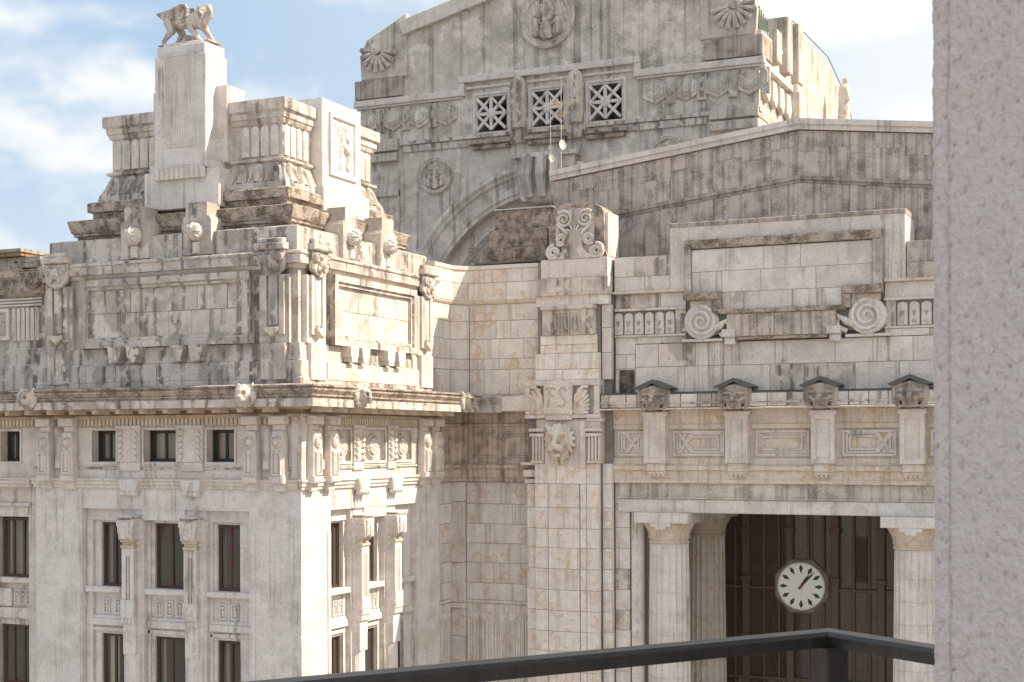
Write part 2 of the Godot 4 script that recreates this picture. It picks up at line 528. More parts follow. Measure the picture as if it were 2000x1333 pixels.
func set_view() -> void:
	var cam := Camera3D.new()
	cam.name = "camera"
	add_child(cam)
	var look := CameraAttributesPhysical.new()
	look.frustum_focal_length = 51.0
	look.frustum_focus_distance = 72.0
	look.exposure_aperture = 32.0
	look.frustum_near = 0.1
	look.frustum_far = 1500.0
	cam.attributes = look
	cam.projection = Camera3D.PROJECTION_FRUSTUM
	cam.keep_aspect = Camera3D.KEEP_HEIGHT
	cam.near = 0.1
	cam.far = 1500.0
	cam.size = 0.1 * 1333.0 / 2850.0
	cam.frustum_offset = Vector2(0.0, 0.1 * 197.5 / 2850.0)
	cam.position = EYE
	var yaw := atan(1277.0 / 2850.0)
	cam.transform.basis = Basis(Vector3.UP, yaw) * Basis(Vector3(0, 0, 1), -0.0033)
	cam.current = true
	var e := Environment.new()
	e.background_mode = Environment.BG_SKY
	var sky := Sky.new()
	var sm := PanoramaSkyMaterial.new()
	sm.panorama = make_sky()
	sky.sky_material = sm
	e.sky = sky
	e.tonemap_mode = Environment.TONE_MAPPER_LINEAR
	e.tonemap_exposure = 3.95
	e.sdfgi_enabled = true
	e.ssao_enabled = true
	e.ssil_enabled = true
	var we := WorldEnvironment.new()
	we.name = "environment"
	we.environment = e
	add_child(we)
	var sun := DirectionalLight3D.new()
	sun.name = "sun"
	sun.light_energy = 0.63
	sun.light_color = Color(1.0, 0.93, 0.82)
	sun.light_angular_distance = 0.5
	sun.shadow_enabled = true
	add_child(sun)
	sun.look_at_from_position(SUN * 50.0, Vector3.ZERO)

# ------------------------------------------------------------------ shared carved pieces
var mesh_gargoyle: ArrayMesh
var mesh_mask: ArrayMesh
var mesh_lion_head: ArrayMesh
var mesh_reed: ArrayMesh
var mesh_console: ArrayMesh
var mesh_leaf: ArrayMesh
var mesh_capital: ArrayMesh

func v3(x: float, y: float, z: float) -> Vector3: return Vector3(x, y, z)

func make_carvings() -> void:
	# water-spout lion on a cornice: origin at its back centre, facing +z
	var tg = []
	for i in 14:
		var an = TAU * (i + 0.5) / 14.0
		tg.append([v3(cos(an) * 0.34, sin(an) * 0.36, 0.12), v3(cos(an) * 0.50, sin(an) * 0.46 - 0.05, 0.06), 0.10, 0.05])
	carve(tg + [[v3(0, 0.02, -0.1), v3(0, 0.05, 0.25), 0.36, 0.32], [v3(0, -0.10, 0.25), v3(0, -0.16, 0.52), 0.24, 0.17],
		[v3(0, 0.25, 0.25), v3(0, 0.12, 0.46), 0.13, 0.09], [v3(-0.20, 0.20, 0.30), v3(-0.14, 0.16, 0.42), 0.12, 0.08], [v3(0.20, 0.20, 0.30), v3(0.14, 0.16, 0.42), 0.12, 0.08],
		[v3(-0.30, 0.36, 0.05), v3(-0.36, 0.46, 0.05), 0.12, 0.05], [v3(0.30, 0.36, 0.05), v3(0.36, 0.46, 0.05), 0.12, 0.05],
		[v3(-0.38, 0.0, 0.05), v3(-0.33, -0.3, 0.1), 0.14, 0.10], [v3(0.38, 0.0, 0.05), v3(0.33, -0.3, 0.1), 0.14, 0.10], [v3(-0.2, -0.34, 0.15), v3(0.2, -0.34, 0.15), 0.13, 0.13]],
		[[v3(0, -0.20, 0.63), 0.115], [v3(-0.15, 0.07, 0.46), 0.085], [v3(0.15, 0.07, 0.46), 0.085]], 0.04, 0.03, 0.03)
	mesh_gargoyle = commit(true)
	# shouting mask under a hood: facing +z, about 1.1 m high
	carve([[v3(0, 0.14, 0.0), v3(0, -0.14, 0.05), 0.38, 0.30], [v3(0, 0.16, 0.36), v3(0, -0.06, 0.52), 0.06, 0.10], [v3(-0.30, 0.22, 0.28), v3(-0.07, 0.19, 0.42), 0.08, 0.07], [v3(0.30, 0.22, 0.28), v3(0.07, 0.19, 0.42), 0.08, 0.07],
		[v3(-0.28, -0.02, 0.26), v3(-0.17, -0.10, 0.36), 0.12, 0.10], [v3(0.28, -0.02, 0.26), v3(0.17, -0.10, 0.36), 0.12, 0.10], [v3(-0.42, 0.36, 0.10), v3(-0.44, -0.10, 0.14), 0.13, 0.12], [v3(0.42, 0.36, 0.10), v3(0.44, -0.10, 0.14), 0.13, 0.12], [v3(-0.44, -0.1, 0.14), v3(-0.36, -0.46, 0.12), 0.11, 0.09], [v3(0.44, -0.1, 0.14), v3(0.36, -0.46, 0.12), 0.11, 0.09],
		[v3(-0.34, 0.44, 0.16), v3(0.0, 0.50, 0.20), 0.12, 0.13], [v3(0.34, 0.44, 0.16), v3(0.0, 0.50, 0.20), 0.12, 0.13], [v3(-0.16, -0.42, 0.26), v3(0.16, -0.42, 0.26), 0.10, 0.10], [v3(-0.17, -0.26, 0.34), v3(-0.15, -0.36, 0.33), 0.07, 0.06], [v3(0.17, -0.26, 0.34), v3(0.15, -0.36, 0.33), 0.07, 0.06], [v3(0, -0.20, 0.28), v3(0, -0.30, 0.28), 0.14, 0.12]],
		[[v3(0, -0.29, 0.40), 0.165], [v3(-0.16, 0.06, 0.40), 0.105], [v3(0.16, 0.06, 0.40), 0.105]], 0.04, 0.025, 0.012)
	mesh_mask = commit(true)
	# a lion's head looking down out of its mane, about 2 m high
	var mane = []
	for i in 17:
		var an = TAU * (i + 0.25) / 17.0
		var low = maxf(0.0, -sin(an))
		mane.append([v3(cos(an) * 0.52, 0.14 + sin(an) * 0.58, 0.28), v3(cos(an) * 0.76, 0.10 + sin(an) * (0.80 + 0.22 * low), 0.10), 0.17, 0.085])
		mane.append([v3(cos(an + 0.18) * 0.42, 0.16 + sin(an + 0.18) * 0.46, 0.42), v3(cos(an + 0.18) * 0.60, 0.10 + sin(an + 0.18) * 0.66, 0.30), 0.11, 0.06])
	carve(mane + [[v3(0, 0.30, 0.10), v3(0, 0.05, 0.20), 0.50, 0.46], [v3(0, 0.50, 0.46), v3(0, 0.36, 0.60), 0.22, 0.18], [v3(0, 0.34, 0.66), v3(0, -0.10, 1.00), 0.11, 0.13], [v3(0, -0.10, 0.98), v3(0, -0.12, 1.06), 0.13, 0.09], [v3(-0.16, -0.24, 0.86), v3(-0.22, -0.30, 0.70), 0.18, 0.17], [v3(0.16, -0.24, 0.86), v3(0.22, -0.30, 0.70), 0.18, 0.17], [v3(-0.10, -0.62, 0.66), v3(0.10, -0.62, 0.66), 0.13, 0.13],
		[v3(-0.36, 0.44, 0.52), v3(-0.12, 0.38, 0.72), 0.11, 0.09], [v3(0.36, 0.44, 0.52), v3(0.12, 0.38, 0.72), 0.11, 0.09], [v3(-0.36, 0.06, 0.50), v3(-0.28, -0.10, 0.60), 0.17, 0.13], [v3(0.36, 0.06, 0.50), v3(0.28, -0.10, 0.60), 0.17, 0.13],
		[v3(-0.44, 0.66, 0.44), v3(-0.56, 0.80, 0.46), 0.14, 0.08], [v3(0.44, 0.66, 0.44), v3(0.56, 0.80, 0.46), 0.14, 0.08], [v3(-0.20, -0.72, 0.30), v3(-0.14, -1.05, 0.18), 0.15, 0.07], [v3(0.20, -0.72, 0.30), v3(0.14, -1.05, 0.18), 0.15, 0.07]],
		[[v3(0, -0.46, 0.84), 0.15], [v3(-0.24, 0.24, 0.74), 0.105], [v3(0.24, 0.24, 0.74), 0.105]], 0.055, 0.03, 0.02)
	mesh_lion_head = commit(true)
	# reed: a half-round upright rod with a rounded head, 1 m high, 1 m wide
	for k in 8:
		var a = PI * k / 8.0
		var b = PI * (k + 1) / 8.0
		var p = v3(-cos(a) * 0.46, 0, sin(a) * 0.32)
		var q = v3(-cos(b) * 0.46, 0, sin(b) * 0.32)
		quad(p, q, q + v3(0, 0.66, 0), p + v3(0, 0.66, 0))
		quad(p * 1.04 + v3(0, 0.66, 0), q * 1.04 + v3(0, 0.66, 0), q * 1.04 + v3(0, 0.70, 0), p * 1.04 + v3(0, 0.70, 0))
		quad(p + v3(0, 0.70, 0), q + v3(0, 0.70, 0), q * v3(0.9, 1, 0.6) + v3(0, 0.90, 0), p * v3(0.9, 1, 0.6) + v3(0, 0.90, 0))
		tri(p * v3(0.9, 1, 0.6) + v3(0, 0.90, 0), q * v3(0.9, 1, 0.6) + v3(0, 0.90, 0), v3(0, 1.0, 0.0))
		tri(v3(0, 0, 0), q, p)
	mesh_reed = commit(true)
	# console of the frieze: origin at its foot centre, 0.7 wide, 2.5 high
	slab(pv([-0.33, 0.0, 0.33, 0.0, 0.33, 0.32, 0.30, 1.9, 0.24, 2.20, -0.24, 2.20, -0.30, 1.9, -0.33, 0.32]), 0.0, 0.42, 0.05)
	bx(-0.36, 0.02, 0.0, 0.36, 0.30, 0.50, 0.05)
	bx(-0.40, 2.46, 0.0, 0.40, 2.82, 0.50, 0.04)
	bx(-0.27, 2.20, 0.0, 0.27, 2.46, 0.28, 0.03)
	framed(-0.21, 0.38, 0.21, 1.30, [Vector2(-0.05, 0.42), Vector2(-0.02, 0.50), Vector2(0.05, 0.50), Vector2(0.06, 0.40)])
	bx(-0.10, 0.44, 0.2, 0.10, 1.45, 0.49, 0.05)
	boss([Vector2(0.25, 0.41), Vector2(0.25, 0.50), Vector2(0.21, 0.52), Vector2(0.19, 0.44), Vector2(0.13, 0.52), Vector2(0.0, 0.55)], 14, 0.0, 1.74)
	bx(-0.25, -0.32, 0.0, 0.25, 0.018, 0.26, 0.03)
	mesh_console = commit()
	# leaf-and-dart: an arched leaf, 1 wide 1 high, leaning out at the top
	for k in 10:
		var a = PI * k / 10.0
		var b = PI * (k + 1) / 10.0
		for r in [[0.48, 0.0, 0.42, 0.10], [0.42, 0.10, 0.36, 0.10], [0.36, 0.10, 0.28, 0.02], [0.28, 0.02, 0.14, 0.10], [0.14, 0.10, 0.0, 0.13]]:
			quad(v3(cos(a) * r[0], sin(a) * r[0] * 1.7, r[1]), v3(cos(b) * r[0], sin(b) * r[0] * 1.7, r[1]), v3(cos(b) * r[2], sin(b) * r[2] * 1.7, r[3]), v3(cos(a) * r[2], sin(a) * r[2] * 1.7, r[3]))
	mesh_leaf = commit()
	# carved head of an attic pilaster: lion's paw and scrolls, 1.45 wide, origin at its foot, facing +z
	slab(pv([-0.62, 0.35, -0.35, 0.12, 0.0, 0.0, 0.35, 0.12, 0.62, 0.35, 0.66, 1.15, -0.66, 1.15]), 0.0, 0.22, 0.06)
	bx(-0.74, 1.15, 0.0, 0.74, 1.42, 0.38, 0.05)
	bx(-0.62, 1.42, 0.0, 0.62, 1.62, 0.30, 0.04)
	for s in [-1, 1]:
		boss([Vector2(0.20, 0.20), Vector2(0.20, 0.33), Vector2(0.14, 0.36), Vector2(0.11, 0.29), Vector2(0.07, 0.36), Vector2(0.0, 0.38)], 12, 0.42 * s, 0.86)
		boss([Vector2(0.14, 0.20), Vector2(0.12, 0.30), Vector2(0.0, 0.34)], 8, 0.22 * s, 0.40)
	boss([Vector2(0.30, 0.20), Vector2(0.26, 0.34), Vector2(0.12, 0.43), Vector2(0.0, 0.45)], 10, 0.0, 0.66)
	boss([Vector2(0.12, 0.30), Vector2(0.10, 0.48), Vector2(0.0, 0.52)], 8, 0.0, 0.50)
	boss([Vector2(0.10, 0.24), Vector2(0.08, 0.40), Vector2(0.0, 0.42)], 8, -0.14, 0.84)
	boss([Vector2(0.10, 0.24), Vector2(0.08, 0.40), Vector2(0.0, 0.42)], 8, 0.14, 0.84)
	mesh_capital = commit()

func put(fr: Transform3D, u: float, v: float, w: float, s := Vector3.ONE) -> Transform3D:
	return fr * Transform3D(Basis.from_scale(s), Vector3(u, v, w))

# courses of dressed stone, each block its own piece with chamfered edges and a recessed joint
func courses(parent: Node, fr: Transform3D, u0: float, u1: float, ys: Array, w: float, deep: float, long: float, mats: Array, called := "stone_block", gap := 0.015) -> void:
	for r in ys.size() - 1:
		var h: float = ys[r + 1] - ys[r] - gap
		var u = u0
		var first = true
		while u < u1 - 0.05:
			var l = long * rng.randf_range(0.75, 1.3)
			if first and r % 2 == 1: l *= 0.55
			first = false
			if u1 - u - l < long * 0.45: l = u1 - u
			l = snappedf(l, 0.05) if u1 - u - l > 0.06 else u1 - u
			var mid = Vector2(u + l / 2.0, (ys[r] + ys[r + 1]) / 2.0)
			var key = "%.2f %.2f %.2f" % [l, h, deep]
			if not blocks.has(key):
				bx(-(l - gap) / 2.0, -h / 2.0, -deep, (l - gap) / 2.0, h / 2.0, 0.0, 0.016)
				blocks[key] = commit()
			inst(blocks[key], called, parent, mats[rng.randi() % mats.size()], put(fr, mid.x, mid.y, w + rng.randf_range(-0.010, 0.010)))
			u += l

# a timber window: frame, mullion, panes; blind or curtain and a room coloured dark for its shade behind
func window(parent: Node, fr: Transform3D, u0: float, v0: float, u1: float, v1: float, w: float, mat: Material, lights := 2, hang: Material = null, hang_share := 1.0) -> void:
	framed(u0, v0, u1, v1, [Vector2(0, w - 0.06), Vector2(0, w + 0.06), Vector2(0.11, w + 0.06), Vector2(0.13, w + 0.02), Vector2(0.13, w - 0.06)])
	var root = part("window", parent, mat, fr)
	for k in range(1, lights):
		var u = lerpf(u0, u1, float(k) / lights)
		bx(u - 0.06, v0 + 0.12, w - 0.05, u + 0.06, v1 - 0.12, w + 0.05, 0.01)
		part("mullion", root, mat)
	for k in lights:
		var a = lerpf(u0, u1, float(k) / lights) + (0.12 if k == 0 else 0.05)
		var b = lerpf(u0, u1, float(k + 1) / lights) - (0.12 if k == lights - 1 else 0.05)
		var t0 = rng.randf_range(-0.02, 0.02)
		var t1 = rng.randf_range(-0.02, 0.02)
		quad(Vector3(a, v0 + 0.12, w - 0.01 - t0 - t1), Vector3(b, v0 + 0.12, w - 0.01 + t0 - t1), Vector3(b, v1 - 0.12, w - 0.01 + t0 + t1), Vector3(a, v1 - 0.12, w - 0.01 - t0 + t1))
		part("pane", root, M.pane)
	if hang:
		var x = u0 + 0.1
		var n = 0
		var end = lerpf(u0, u1, hang_share) - 0.1
		while x < end - 0.01:
			var y = minf(x + 0.09, end)
			var d0 = 0.05 if n % 2 == 0 else 0.0
			quad(Vector3(x, v0 + 0.1, w - 0.20 - d0), Vector3(y, v0 + 0.1, w - 0.25 + d0), Vector3(y, v1 - 0.1, w - 0.25 + d0), Vector3(x, v1 - 0.1, w - 0.20 - d0))
			x = y
			n += 1
		part("curtain", root, hang)
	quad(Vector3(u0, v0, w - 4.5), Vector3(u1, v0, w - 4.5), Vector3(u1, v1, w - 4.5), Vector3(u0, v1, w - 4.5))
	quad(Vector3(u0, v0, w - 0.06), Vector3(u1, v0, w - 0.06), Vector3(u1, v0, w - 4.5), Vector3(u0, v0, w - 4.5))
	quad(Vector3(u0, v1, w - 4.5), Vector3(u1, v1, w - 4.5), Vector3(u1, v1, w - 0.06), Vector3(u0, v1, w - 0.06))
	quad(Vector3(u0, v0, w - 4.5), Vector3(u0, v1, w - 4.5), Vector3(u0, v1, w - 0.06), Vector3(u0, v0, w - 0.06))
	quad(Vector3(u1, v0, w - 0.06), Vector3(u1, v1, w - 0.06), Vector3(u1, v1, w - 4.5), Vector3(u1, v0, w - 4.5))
	part("darkened_room", root, M.room)

# the tall window bays of the pavilion: opening uL..uR, two piers, three windows on each of two floors
func bays(p: Node, fr: Transform3D, uL: float, uR: float, pc: Array, mat: Material) -> void:
	var half = 0.52
	var e = [uL, pc[0] - half, pc[0] + half, pc[1] - half, pc[1] + half, uR]
	for k in 3:
		var a: float = e[k * 2]
		var b: float = e[k * 2 + 1]
		var top = 18.66 if k == 1 else 19.13
		if k == 1:
			bx(a, 18.66, -0.9, b, 19.13, -0.02)
			part("lintel", p, mat, fr)
		else:
			bx(a, 18.62, -0.9, b, 19.13, -0.30)
			part("lintel", p, mat, fr)
		# stepped jamb on the outer side of each bay
		var ja = 0.72 if k == 0 else 0.34
		var jb = 0.72 if k == 2 else 0.24
		bx(a, 9.0, -0.9, a + ja * 0.5, 18.62, -0.26 if k == 0 else -0.34, 0.02)
		part("jamb", p, mat, fr)
		bx(a + ja * 0.5, 9.0, -0.9, a + ja, 18.62, -0.42, 0.02)
		part("jamb", p, mat, fr)
		bx(b - jb, 9.0, -0.9, b, 18.62, -0.36)
		part("jamb", p, mat, fr)
		for f in 2:
			var y = 15.68 - 4.93 * f
			window(p, fr, a + ja, y, b - jb, y + 2.84, -0.62, M.wood, 2, [M.curtain, null, M.sheer, null, M.sheer, M.curtain][(k + f * 4) % 6], [0.32, 0.6, 0.22, 0.4][(k + f) % 4])
			# soffit strip above the window
			bx(a + ja, y + 2.84, -0.9, b - jb, y + 2.95, -0.45)
			part("lintel", p, mat, fr)
			# sill, and the carved apron under it
			bx(a, y - 0.26, -0.85, b, y, -0.10, 0.04)
			part("sill", p, mat, fr)
			bx(a, y - 1.98, -0.85, b, y - 0.26, -0.44)
			bx(a + 0.02, y - 1.42, -0.5, b - 0.02, y - 1.28, -0.30, 0.02)
			bx(a + 0.02, y - 1.72, -0.5, b - 0.02, y - 1.42, -0.22, 0.03)
			bx(a + 0.02, y - 1.98, -0.5, b - 0.02, y - 1.80, -0.34, 0.02)
			var ap = part("apron", p, mat, fr)
			var ma = a + (ja if k == 0 else 0.34)
			var mb = b - (jb if k == 2 else 0.26)
			var n = int((mb - ma) / 0.42)
			for i in n:
				var c = ma + (mb - ma) * (i + 0.5) / n
				framed(c - 0.19, y - 1.20, c + 0.19, y - 0.52, [Vector2(0, -0.44), Vector2(0.01, -0.36), Vector2(0.07, -0.36), Vector2(0.08, -0.43)])
				bx(c - 0.06, y - 1.10, -0.46, c + 0.06, y - 0.78, -0.37, 0.03)
				boss([Vector2(0.085, -0.44), Vector2(0.07, -0.35), Vector2(0.0, -0.33)], 8, c, y - 0.70)
			part("carved_motif", ap, mat)
	for c in pc:
		bx(c - half, 9.0, -0.9, c + half, 19.12, -0.12)
		var pier = part("pier", p, mat, fr)
		# engaged half column behind the strip
		lathe([Vector2(0.46, 9.0), Vector2(0.42, 17.35), Vector2(0.47, 17.38), Vector2(0.47, 17.46), Vector2(0.42, 17.50), Vector2(0.42, 17.60), Vector2(0.47, 17.63), Vector2(0.47, 17.71), Vector2(0.42, 17.75), Vector2(0.44, 18.1), Vector2(0.56, 18.5), Vector2(0.56, 18.66)], 20, Vector3(c, 0, -0.22))
		part("half_column", pier, mat, Transform3D.IDENTITY, false)
		# hanging strip with its carved head, flutes, tongue and fringe
		bx(c - 0.33, 15.2, -0.2, c - 0.10, 17.45, 0.34, 0.02)
		bx(c + 0.10, 15.2, -0.2, c + 0.33, 17.45, 0.34, 0.02)
		bx(c - 0.035, 15.2, -0.2, c + 0.035, 17.10, 0.33, 0.015)
		bx(c - 0.10, 15.2, -0.2, c + 0.10, 17.45, 0.24)
		bx(c - 0.12, 17.10, -0.1, c + 0.12, 17.45, 0.338, 0.02)
		part("strip", pier, mat)
		bx(c - 0.35, 17.45, -0.2, c + 0.35, 17.58, 0.40, 0.03)
		bx(c - 0.31, 17.58, -0.2, c + 0.31, 17.72, 0.33, 0.03)
		bx(c - 0.36, 17.72, -0.2, c + 0.36, 17.84, 0.42, 0.03)
		part("neck_ring", pier, M.tan)
		slab(pv([-0.34, 17.84, 0.34, 17.84, 0.36, 18.10, 0.40, 18.15, 0.40, 18.40, 0.46, 18.45, 0.46, 18.66, 0.30, 18.84, 0.0, 18.92, -0.30, 18.84, -0.46, 18.66, -0.46, 18.45, -0.40, 18.40, -0.40, 18.15, -0.36, 18.10]), -0.1, 0.52, 0.06)
		for q in T.size(): T[q].x += c
		bx(c - 0.27, 17.90, 0.4, c + 0.27, 18.62, 0.64, 0.06)
		bx(c - 0.13, 17.86, 0.5, c + 0.13, 18.36, 0.72, 0.05)
		var cp = part("capital", pier, mat)
		bx(c - 0.40, 18.67, -0.05, c + 0.40, 18.80, 0.56, 0.05)
		part("cap_moss", cp, M.lichen)
		bx(c - 0.36, 14.42, -0.2, c + 0.36, 15.2, 0.40, 0.04)
		part("tongue", pier, mat)
		for i in 4:
			bx(c - 0.36 + i * 0.185, 14.18, -0.1, c - 0.20 + i * 0.185, 14.42, 0.36, 0.03)
		part("fringe", pier, mat)
		bx(c - 0.34, 12.84, -0.2, c + 0.34, 14.18, 0.24, 0.02)
		bx(c - 0.40, 9.0, -0.2, c + 0.40, 12.84, 0.02)
		part("strip", pier, mat)
		# paw hanging below the architrave
		slab(pv([-0.55, 20.44, -0.40, 19.92, 0.40, 19.92, 0.55, 20.44]), 0.0, 0.34, 0.04)
		for q in T.size(): T[q].x += c
		for i in 3: boss([Vector2(0.15, 0.10), Vector2(0.14, 0.30), Vector2(0.08, 0.40), Vector2(0.0, 0.42)], 8, c - 0.27 + 0.27 * i, 19.84)
		part("carved_paw", p, mat, fr)

# frieze above the bays: consoles in pairs, small windows or carved panels, dentils
func frieze(p: Node, fr: Transform3D, width: float, cons: Array, openings: Array, glazed: bool, mat: Material) -> void:
	var lo = 21.20
	var hi = 22.56
	var u = 0.0
	var wend = width - 0.9 if width == 14.0 else width
	for o in openings + [[wend, wend]]:
		bx(u, lo, -0.9, o[0], hi, 0.0)
		u = o[1]
	bx(0.0, 20.46, -0.9, wend, lo, 0.0)
	bx(0.0, hi, -0.9, wend, 22.70, 0.0)
	part("frieze_wall", p, mat, fr)
	bx(0.0, 22.70, -0.9, wend, 23.5, 0.0)
	part("bed_wall", p, M.stain_shade, fr)
	for o in openings:
		var c: float = (o[0] + o[1]) / 2.0
		framed(o[0] - 0.12, lo - 0.12, o[1] + 0.12, hi + 0.12, [Vector2(0, 0.0), Vector2(0.0, 0.05), Vector2(0.10, 0.05), Vector2(0.12, 0.0), Vector2(0.12, -0.02)])
		part("surround", p, mat, fr)
		if glazed:
			window(p, fr, o[0], lo, o[1], hi, -0.45, M.iron, 2, M.blind, 0.93)
		else:
			var h = func(a: float, b: float) -> float:
				var r = Vector2((a - c) / 0.55, (b - 21.85) / 0.55).length()
				var g = sin(a * 17.0 + b * 7.0) * sin(b * 19.0 - a * 5.0)
				return 0.16 * sst(1.1, 0.95, r) + 0.10 * sst(1.0, 0.4, r) * (0.5 + 0.5 * g) - 0.10 * sst(0.86, 0.80, r) * sst(0.68, 0.74, r)
			relief(o[0], lo, o[1], hi, 34, 34, -0.20, h)
			part("carved_panel", p, mat, fr)
	for c in cons:
		inst(mesh_console, "console", p, mat, put(fr, c, 20.30, 0.02))
	for k in range(0, cons.size(), 2):
		var c: float = (cons[k] + cons[k + 1]) / 2.0
		lathe([Vector2(0.26, 20.9), Vector2(0.26, 21.25), Vector2(0.19, 21.32), Vector2(0.19, 22.45), Vector2(0.10, 22.66)], 12, Vector3(c, 0, 0.02))
		part("colonnette", p, mat, fr)
	for k in openings.size() - 1:
		var a: float = openings[k][1] + 0.16
		var b: float = openings[k + 1][0] - 0.16
		bx(a, lo - 0.02, 0.0, b, hi + 0.06, 0.14, 0.02)
		bx(a - 0.08, hi + 0.06, 0.0, b + 0.08, hi + 0.22, 0.22, 0.03)
		bx(a + 0.02, 20.80, 0.0, b - 0.02, lo - 0.02, 0.10, 0.02)
		var pl = part("pilaster", p, mat, fr)
		for i in 5:
			var y = lo + 0.06 + i * 0.26
			slab(pv([b - 0.36, y, b - 0.03, y, b - 0.20, y + 0.25]), 0.1, 0.24, 0.03)
		part("carved_motif", pl, mat)
		for i in 5:
			var y = lo + 0.06 + i * 0.26
			slab(pv([a + 0.03, y + 0.25, a + 0.36, y + 0.25, a + 0.20, y]), 0.1, 0.24, 0.03)
		part("carved_motif", pl, mat)
	# dentils between the consoles
	var x = 0.1
	while x < width - 0.1:
		var free = true
		for c in cons:
			if absf(x + 0.06 - c) < 0.52: free = false
		if free: bx(x, 22.78, 0.0, x + 0.14, 23.06, 0.16)
		x += 0.21
	stuff(part("dentil_row", p, M.tan, fr))
	bx(0.0, 23.06, 0.0, width, 23.20, 0.24)
	part("string_course", p, M.stain_shade, fr)
	bx(0.0, 22.70, 0.0, width, 22.78, 0.08)
	part("string_course", p, M.stain_shade, fr)
	x = 0.5
	while x < width:
		bx(x - 0.13, 23.26, 0.25, x + 0.13, 23.48, 1.15, 0.03)
		part("modillion", p, M.tan, fr)
		x += 1.25

func loop(s: float) -> Array:
	return [Vector2(-14.0 + s, -12.5 + s), Vector2(-14.0 + s, -s), Vector2(-s, -s), Vector2(-s, -12.5 + s)]

func lid(s: float, y: float) -> void:
	quad(Vector3(-14.0 + s, y, -s), Vector3(-s, y, -s), Vector3(-s, y, -12.5 + s), Vector3(-14.0 + s, y, -12.5 + s))

func attic_face(p: Node, fr: Transform3D, width: float, mats: Array, stone_mats: Array) -> void:
	var mid = width / 2.0
	var pu = [1.32, width - 1.32]
	for c in pu:
		bx(c - 0.74, 26.15, -0.4, c + 0.74, 29.0, -0.05, 0.02)
		var sh = part("pilaster", p, mats[0], fr)
		bx(c - 0.56, 26.5, -0.2, c - 0.30, 28.98, 0.08, 0.02)
		bx(c + 0.30, 26.5, -0.2, c + 0.56, 28.98, 0.08, 0.02)
		bx(c - 0.22, 26.9, -0.2, c + 0.22, 28.98, 0.05, 0.02)
		part("flute_rib", sh, mats[0])
		slab(pv([-0.36, 26.80, 0.36, 26.80, 0.30, 26.62, 0.0, 26.40, -0.30, 26.62]), -0.1, 0.24, 0.05)
		for q in T.size(): T[q].x += c
		part("carved_drop", sh, M.tan)
		bx(c - 0.60, 24.62, -0.2, c + 0.60, 26.15, 0.07, 0.02)
		bx(c - 0.20, 24.62, 0.0, c + 0.20, 26.14, 0.09, 0.01)
		part("pedestal", sh, mats[0])
		inst(mesh_capital, "capital", sh, mats[1], Transform3D(Basis.IDENTITY, Vector3(c, 28.86, -0.02)))
	var a = 2.55
	var b = width - 2.45
	framed(a, 26.18, b, 29.20, [Vector2(0, -0.30), Vector2(0, 0.12), Vector2(0.28, 0.12), Vector2(0.34, 0.02), Vector2(0.44, 0.02), Vector2(0.48, -0.14)])
	part("panel_frame", p, mats[1], fr)
	courses(p, fr, a + 0.46, b - 0.46, [26.62, 27.70, 28.76], -0.12, 0.15, 1.35, stone_mats, "panel_slab", 0.014)
	for c in [mid - 2.35, mid - 1.35, mid + 0.95, mid + 1.95]:
		slab(pv([-0.36, 26.18, -0.30, 25.72, -0.24, 25.70, -0.24, 25.50, 0.24, 25.50, 0.24, 25.70, 0.30, 25.72, 0.36, 26.18]), -0.2, 0.30, 0.04)
		for q in T.size(): T[q].x += c
		part("tongue", p, mats[0], fr)
	courses(p, fr, 2.1, width - 2.1, [24.66, 25.42], 0.02, 0.2, 2.6, stone_mats, "base_block", 0.016)

func crown_face(p: Node, fr: Transform3D, width: float, skip0: float, skip1: float) -> void:
	# reeds, leaf course
	var s = 2.4
	var x = s + 0.30
	while x < width - s - 0.2:
		if x < skip0 or x > skip1:
			inst(mesh_reed, "reed", p, M.fair2, put(fr, x, 34.50, -s + 0.02, Vector3(0.47, 1.38, 0.24)))
		x += 0.50
	x = s + 0.35
	while x < width - s - 0.2:
		if x < skip0 - 0.2 or x > skip1 + 0.2:
			var t = put(fr, x, 33.30, -2.06, Vector3(0.86, 1.15, 1.0))
			t.basis = fr.basis * Basis(Vector3(1, 0, 0), -0.26) * Basis.from_scale(Vector3(0.86, 1.15, 1.2))
			inst(mesh_leaf, "carved_leaf", p, M.streak, t)
		x += 0.86
	# boss plates
	for c in [width / 2.0 - 1.66, width / 2.0 + 1.62]:
		slab(pv([-0.76, 30.06, 0.76, 30.06, 0.76, 31.55, 0.64, 31.72, 0.55, 31.72, 0.55, 32.32, -0.55, 32.32, -0.55, 31.72, -0.64, 31.72, -0.76, 31.55]), -1.2, -0.26, 0.04)
		for q in T.size(): T[q].x += c
		var pl = part("boss_plate", p, M.streak2, fr)
		boss([Vector2(0.40, -0.27), Vector2(0.40, -0.17), Vector2(0.34, 0.02), Vector2(0.22, 0.12), Vector2(0.09, 0.16), Vector2(0.0, 0.20)], 16, c, 31.05)
		var ro = part("rosette", pl, M.fair2)
		for i in 8:
			var an = TAU * i / 8.0
			tube([Vector3(c + cos(an) * 0.10, 31.05 + sin(an) * 0.10, 0.17), Vector3(c + cos(an) * 0.26, 31.05 + sin(an) * 0.26, 0.10), Vector3(c + cos(an) * 0.36, 31.05 + sin(an) * 0.36, -0.03)], 0.05, 6)
		part("petals", ro, M.fair2)
		bx(c - 0.17, 30.10, -0.3, c + 0.17, 30.62, -0.18, 0.03)
		part("drop", pl, M.fair2)

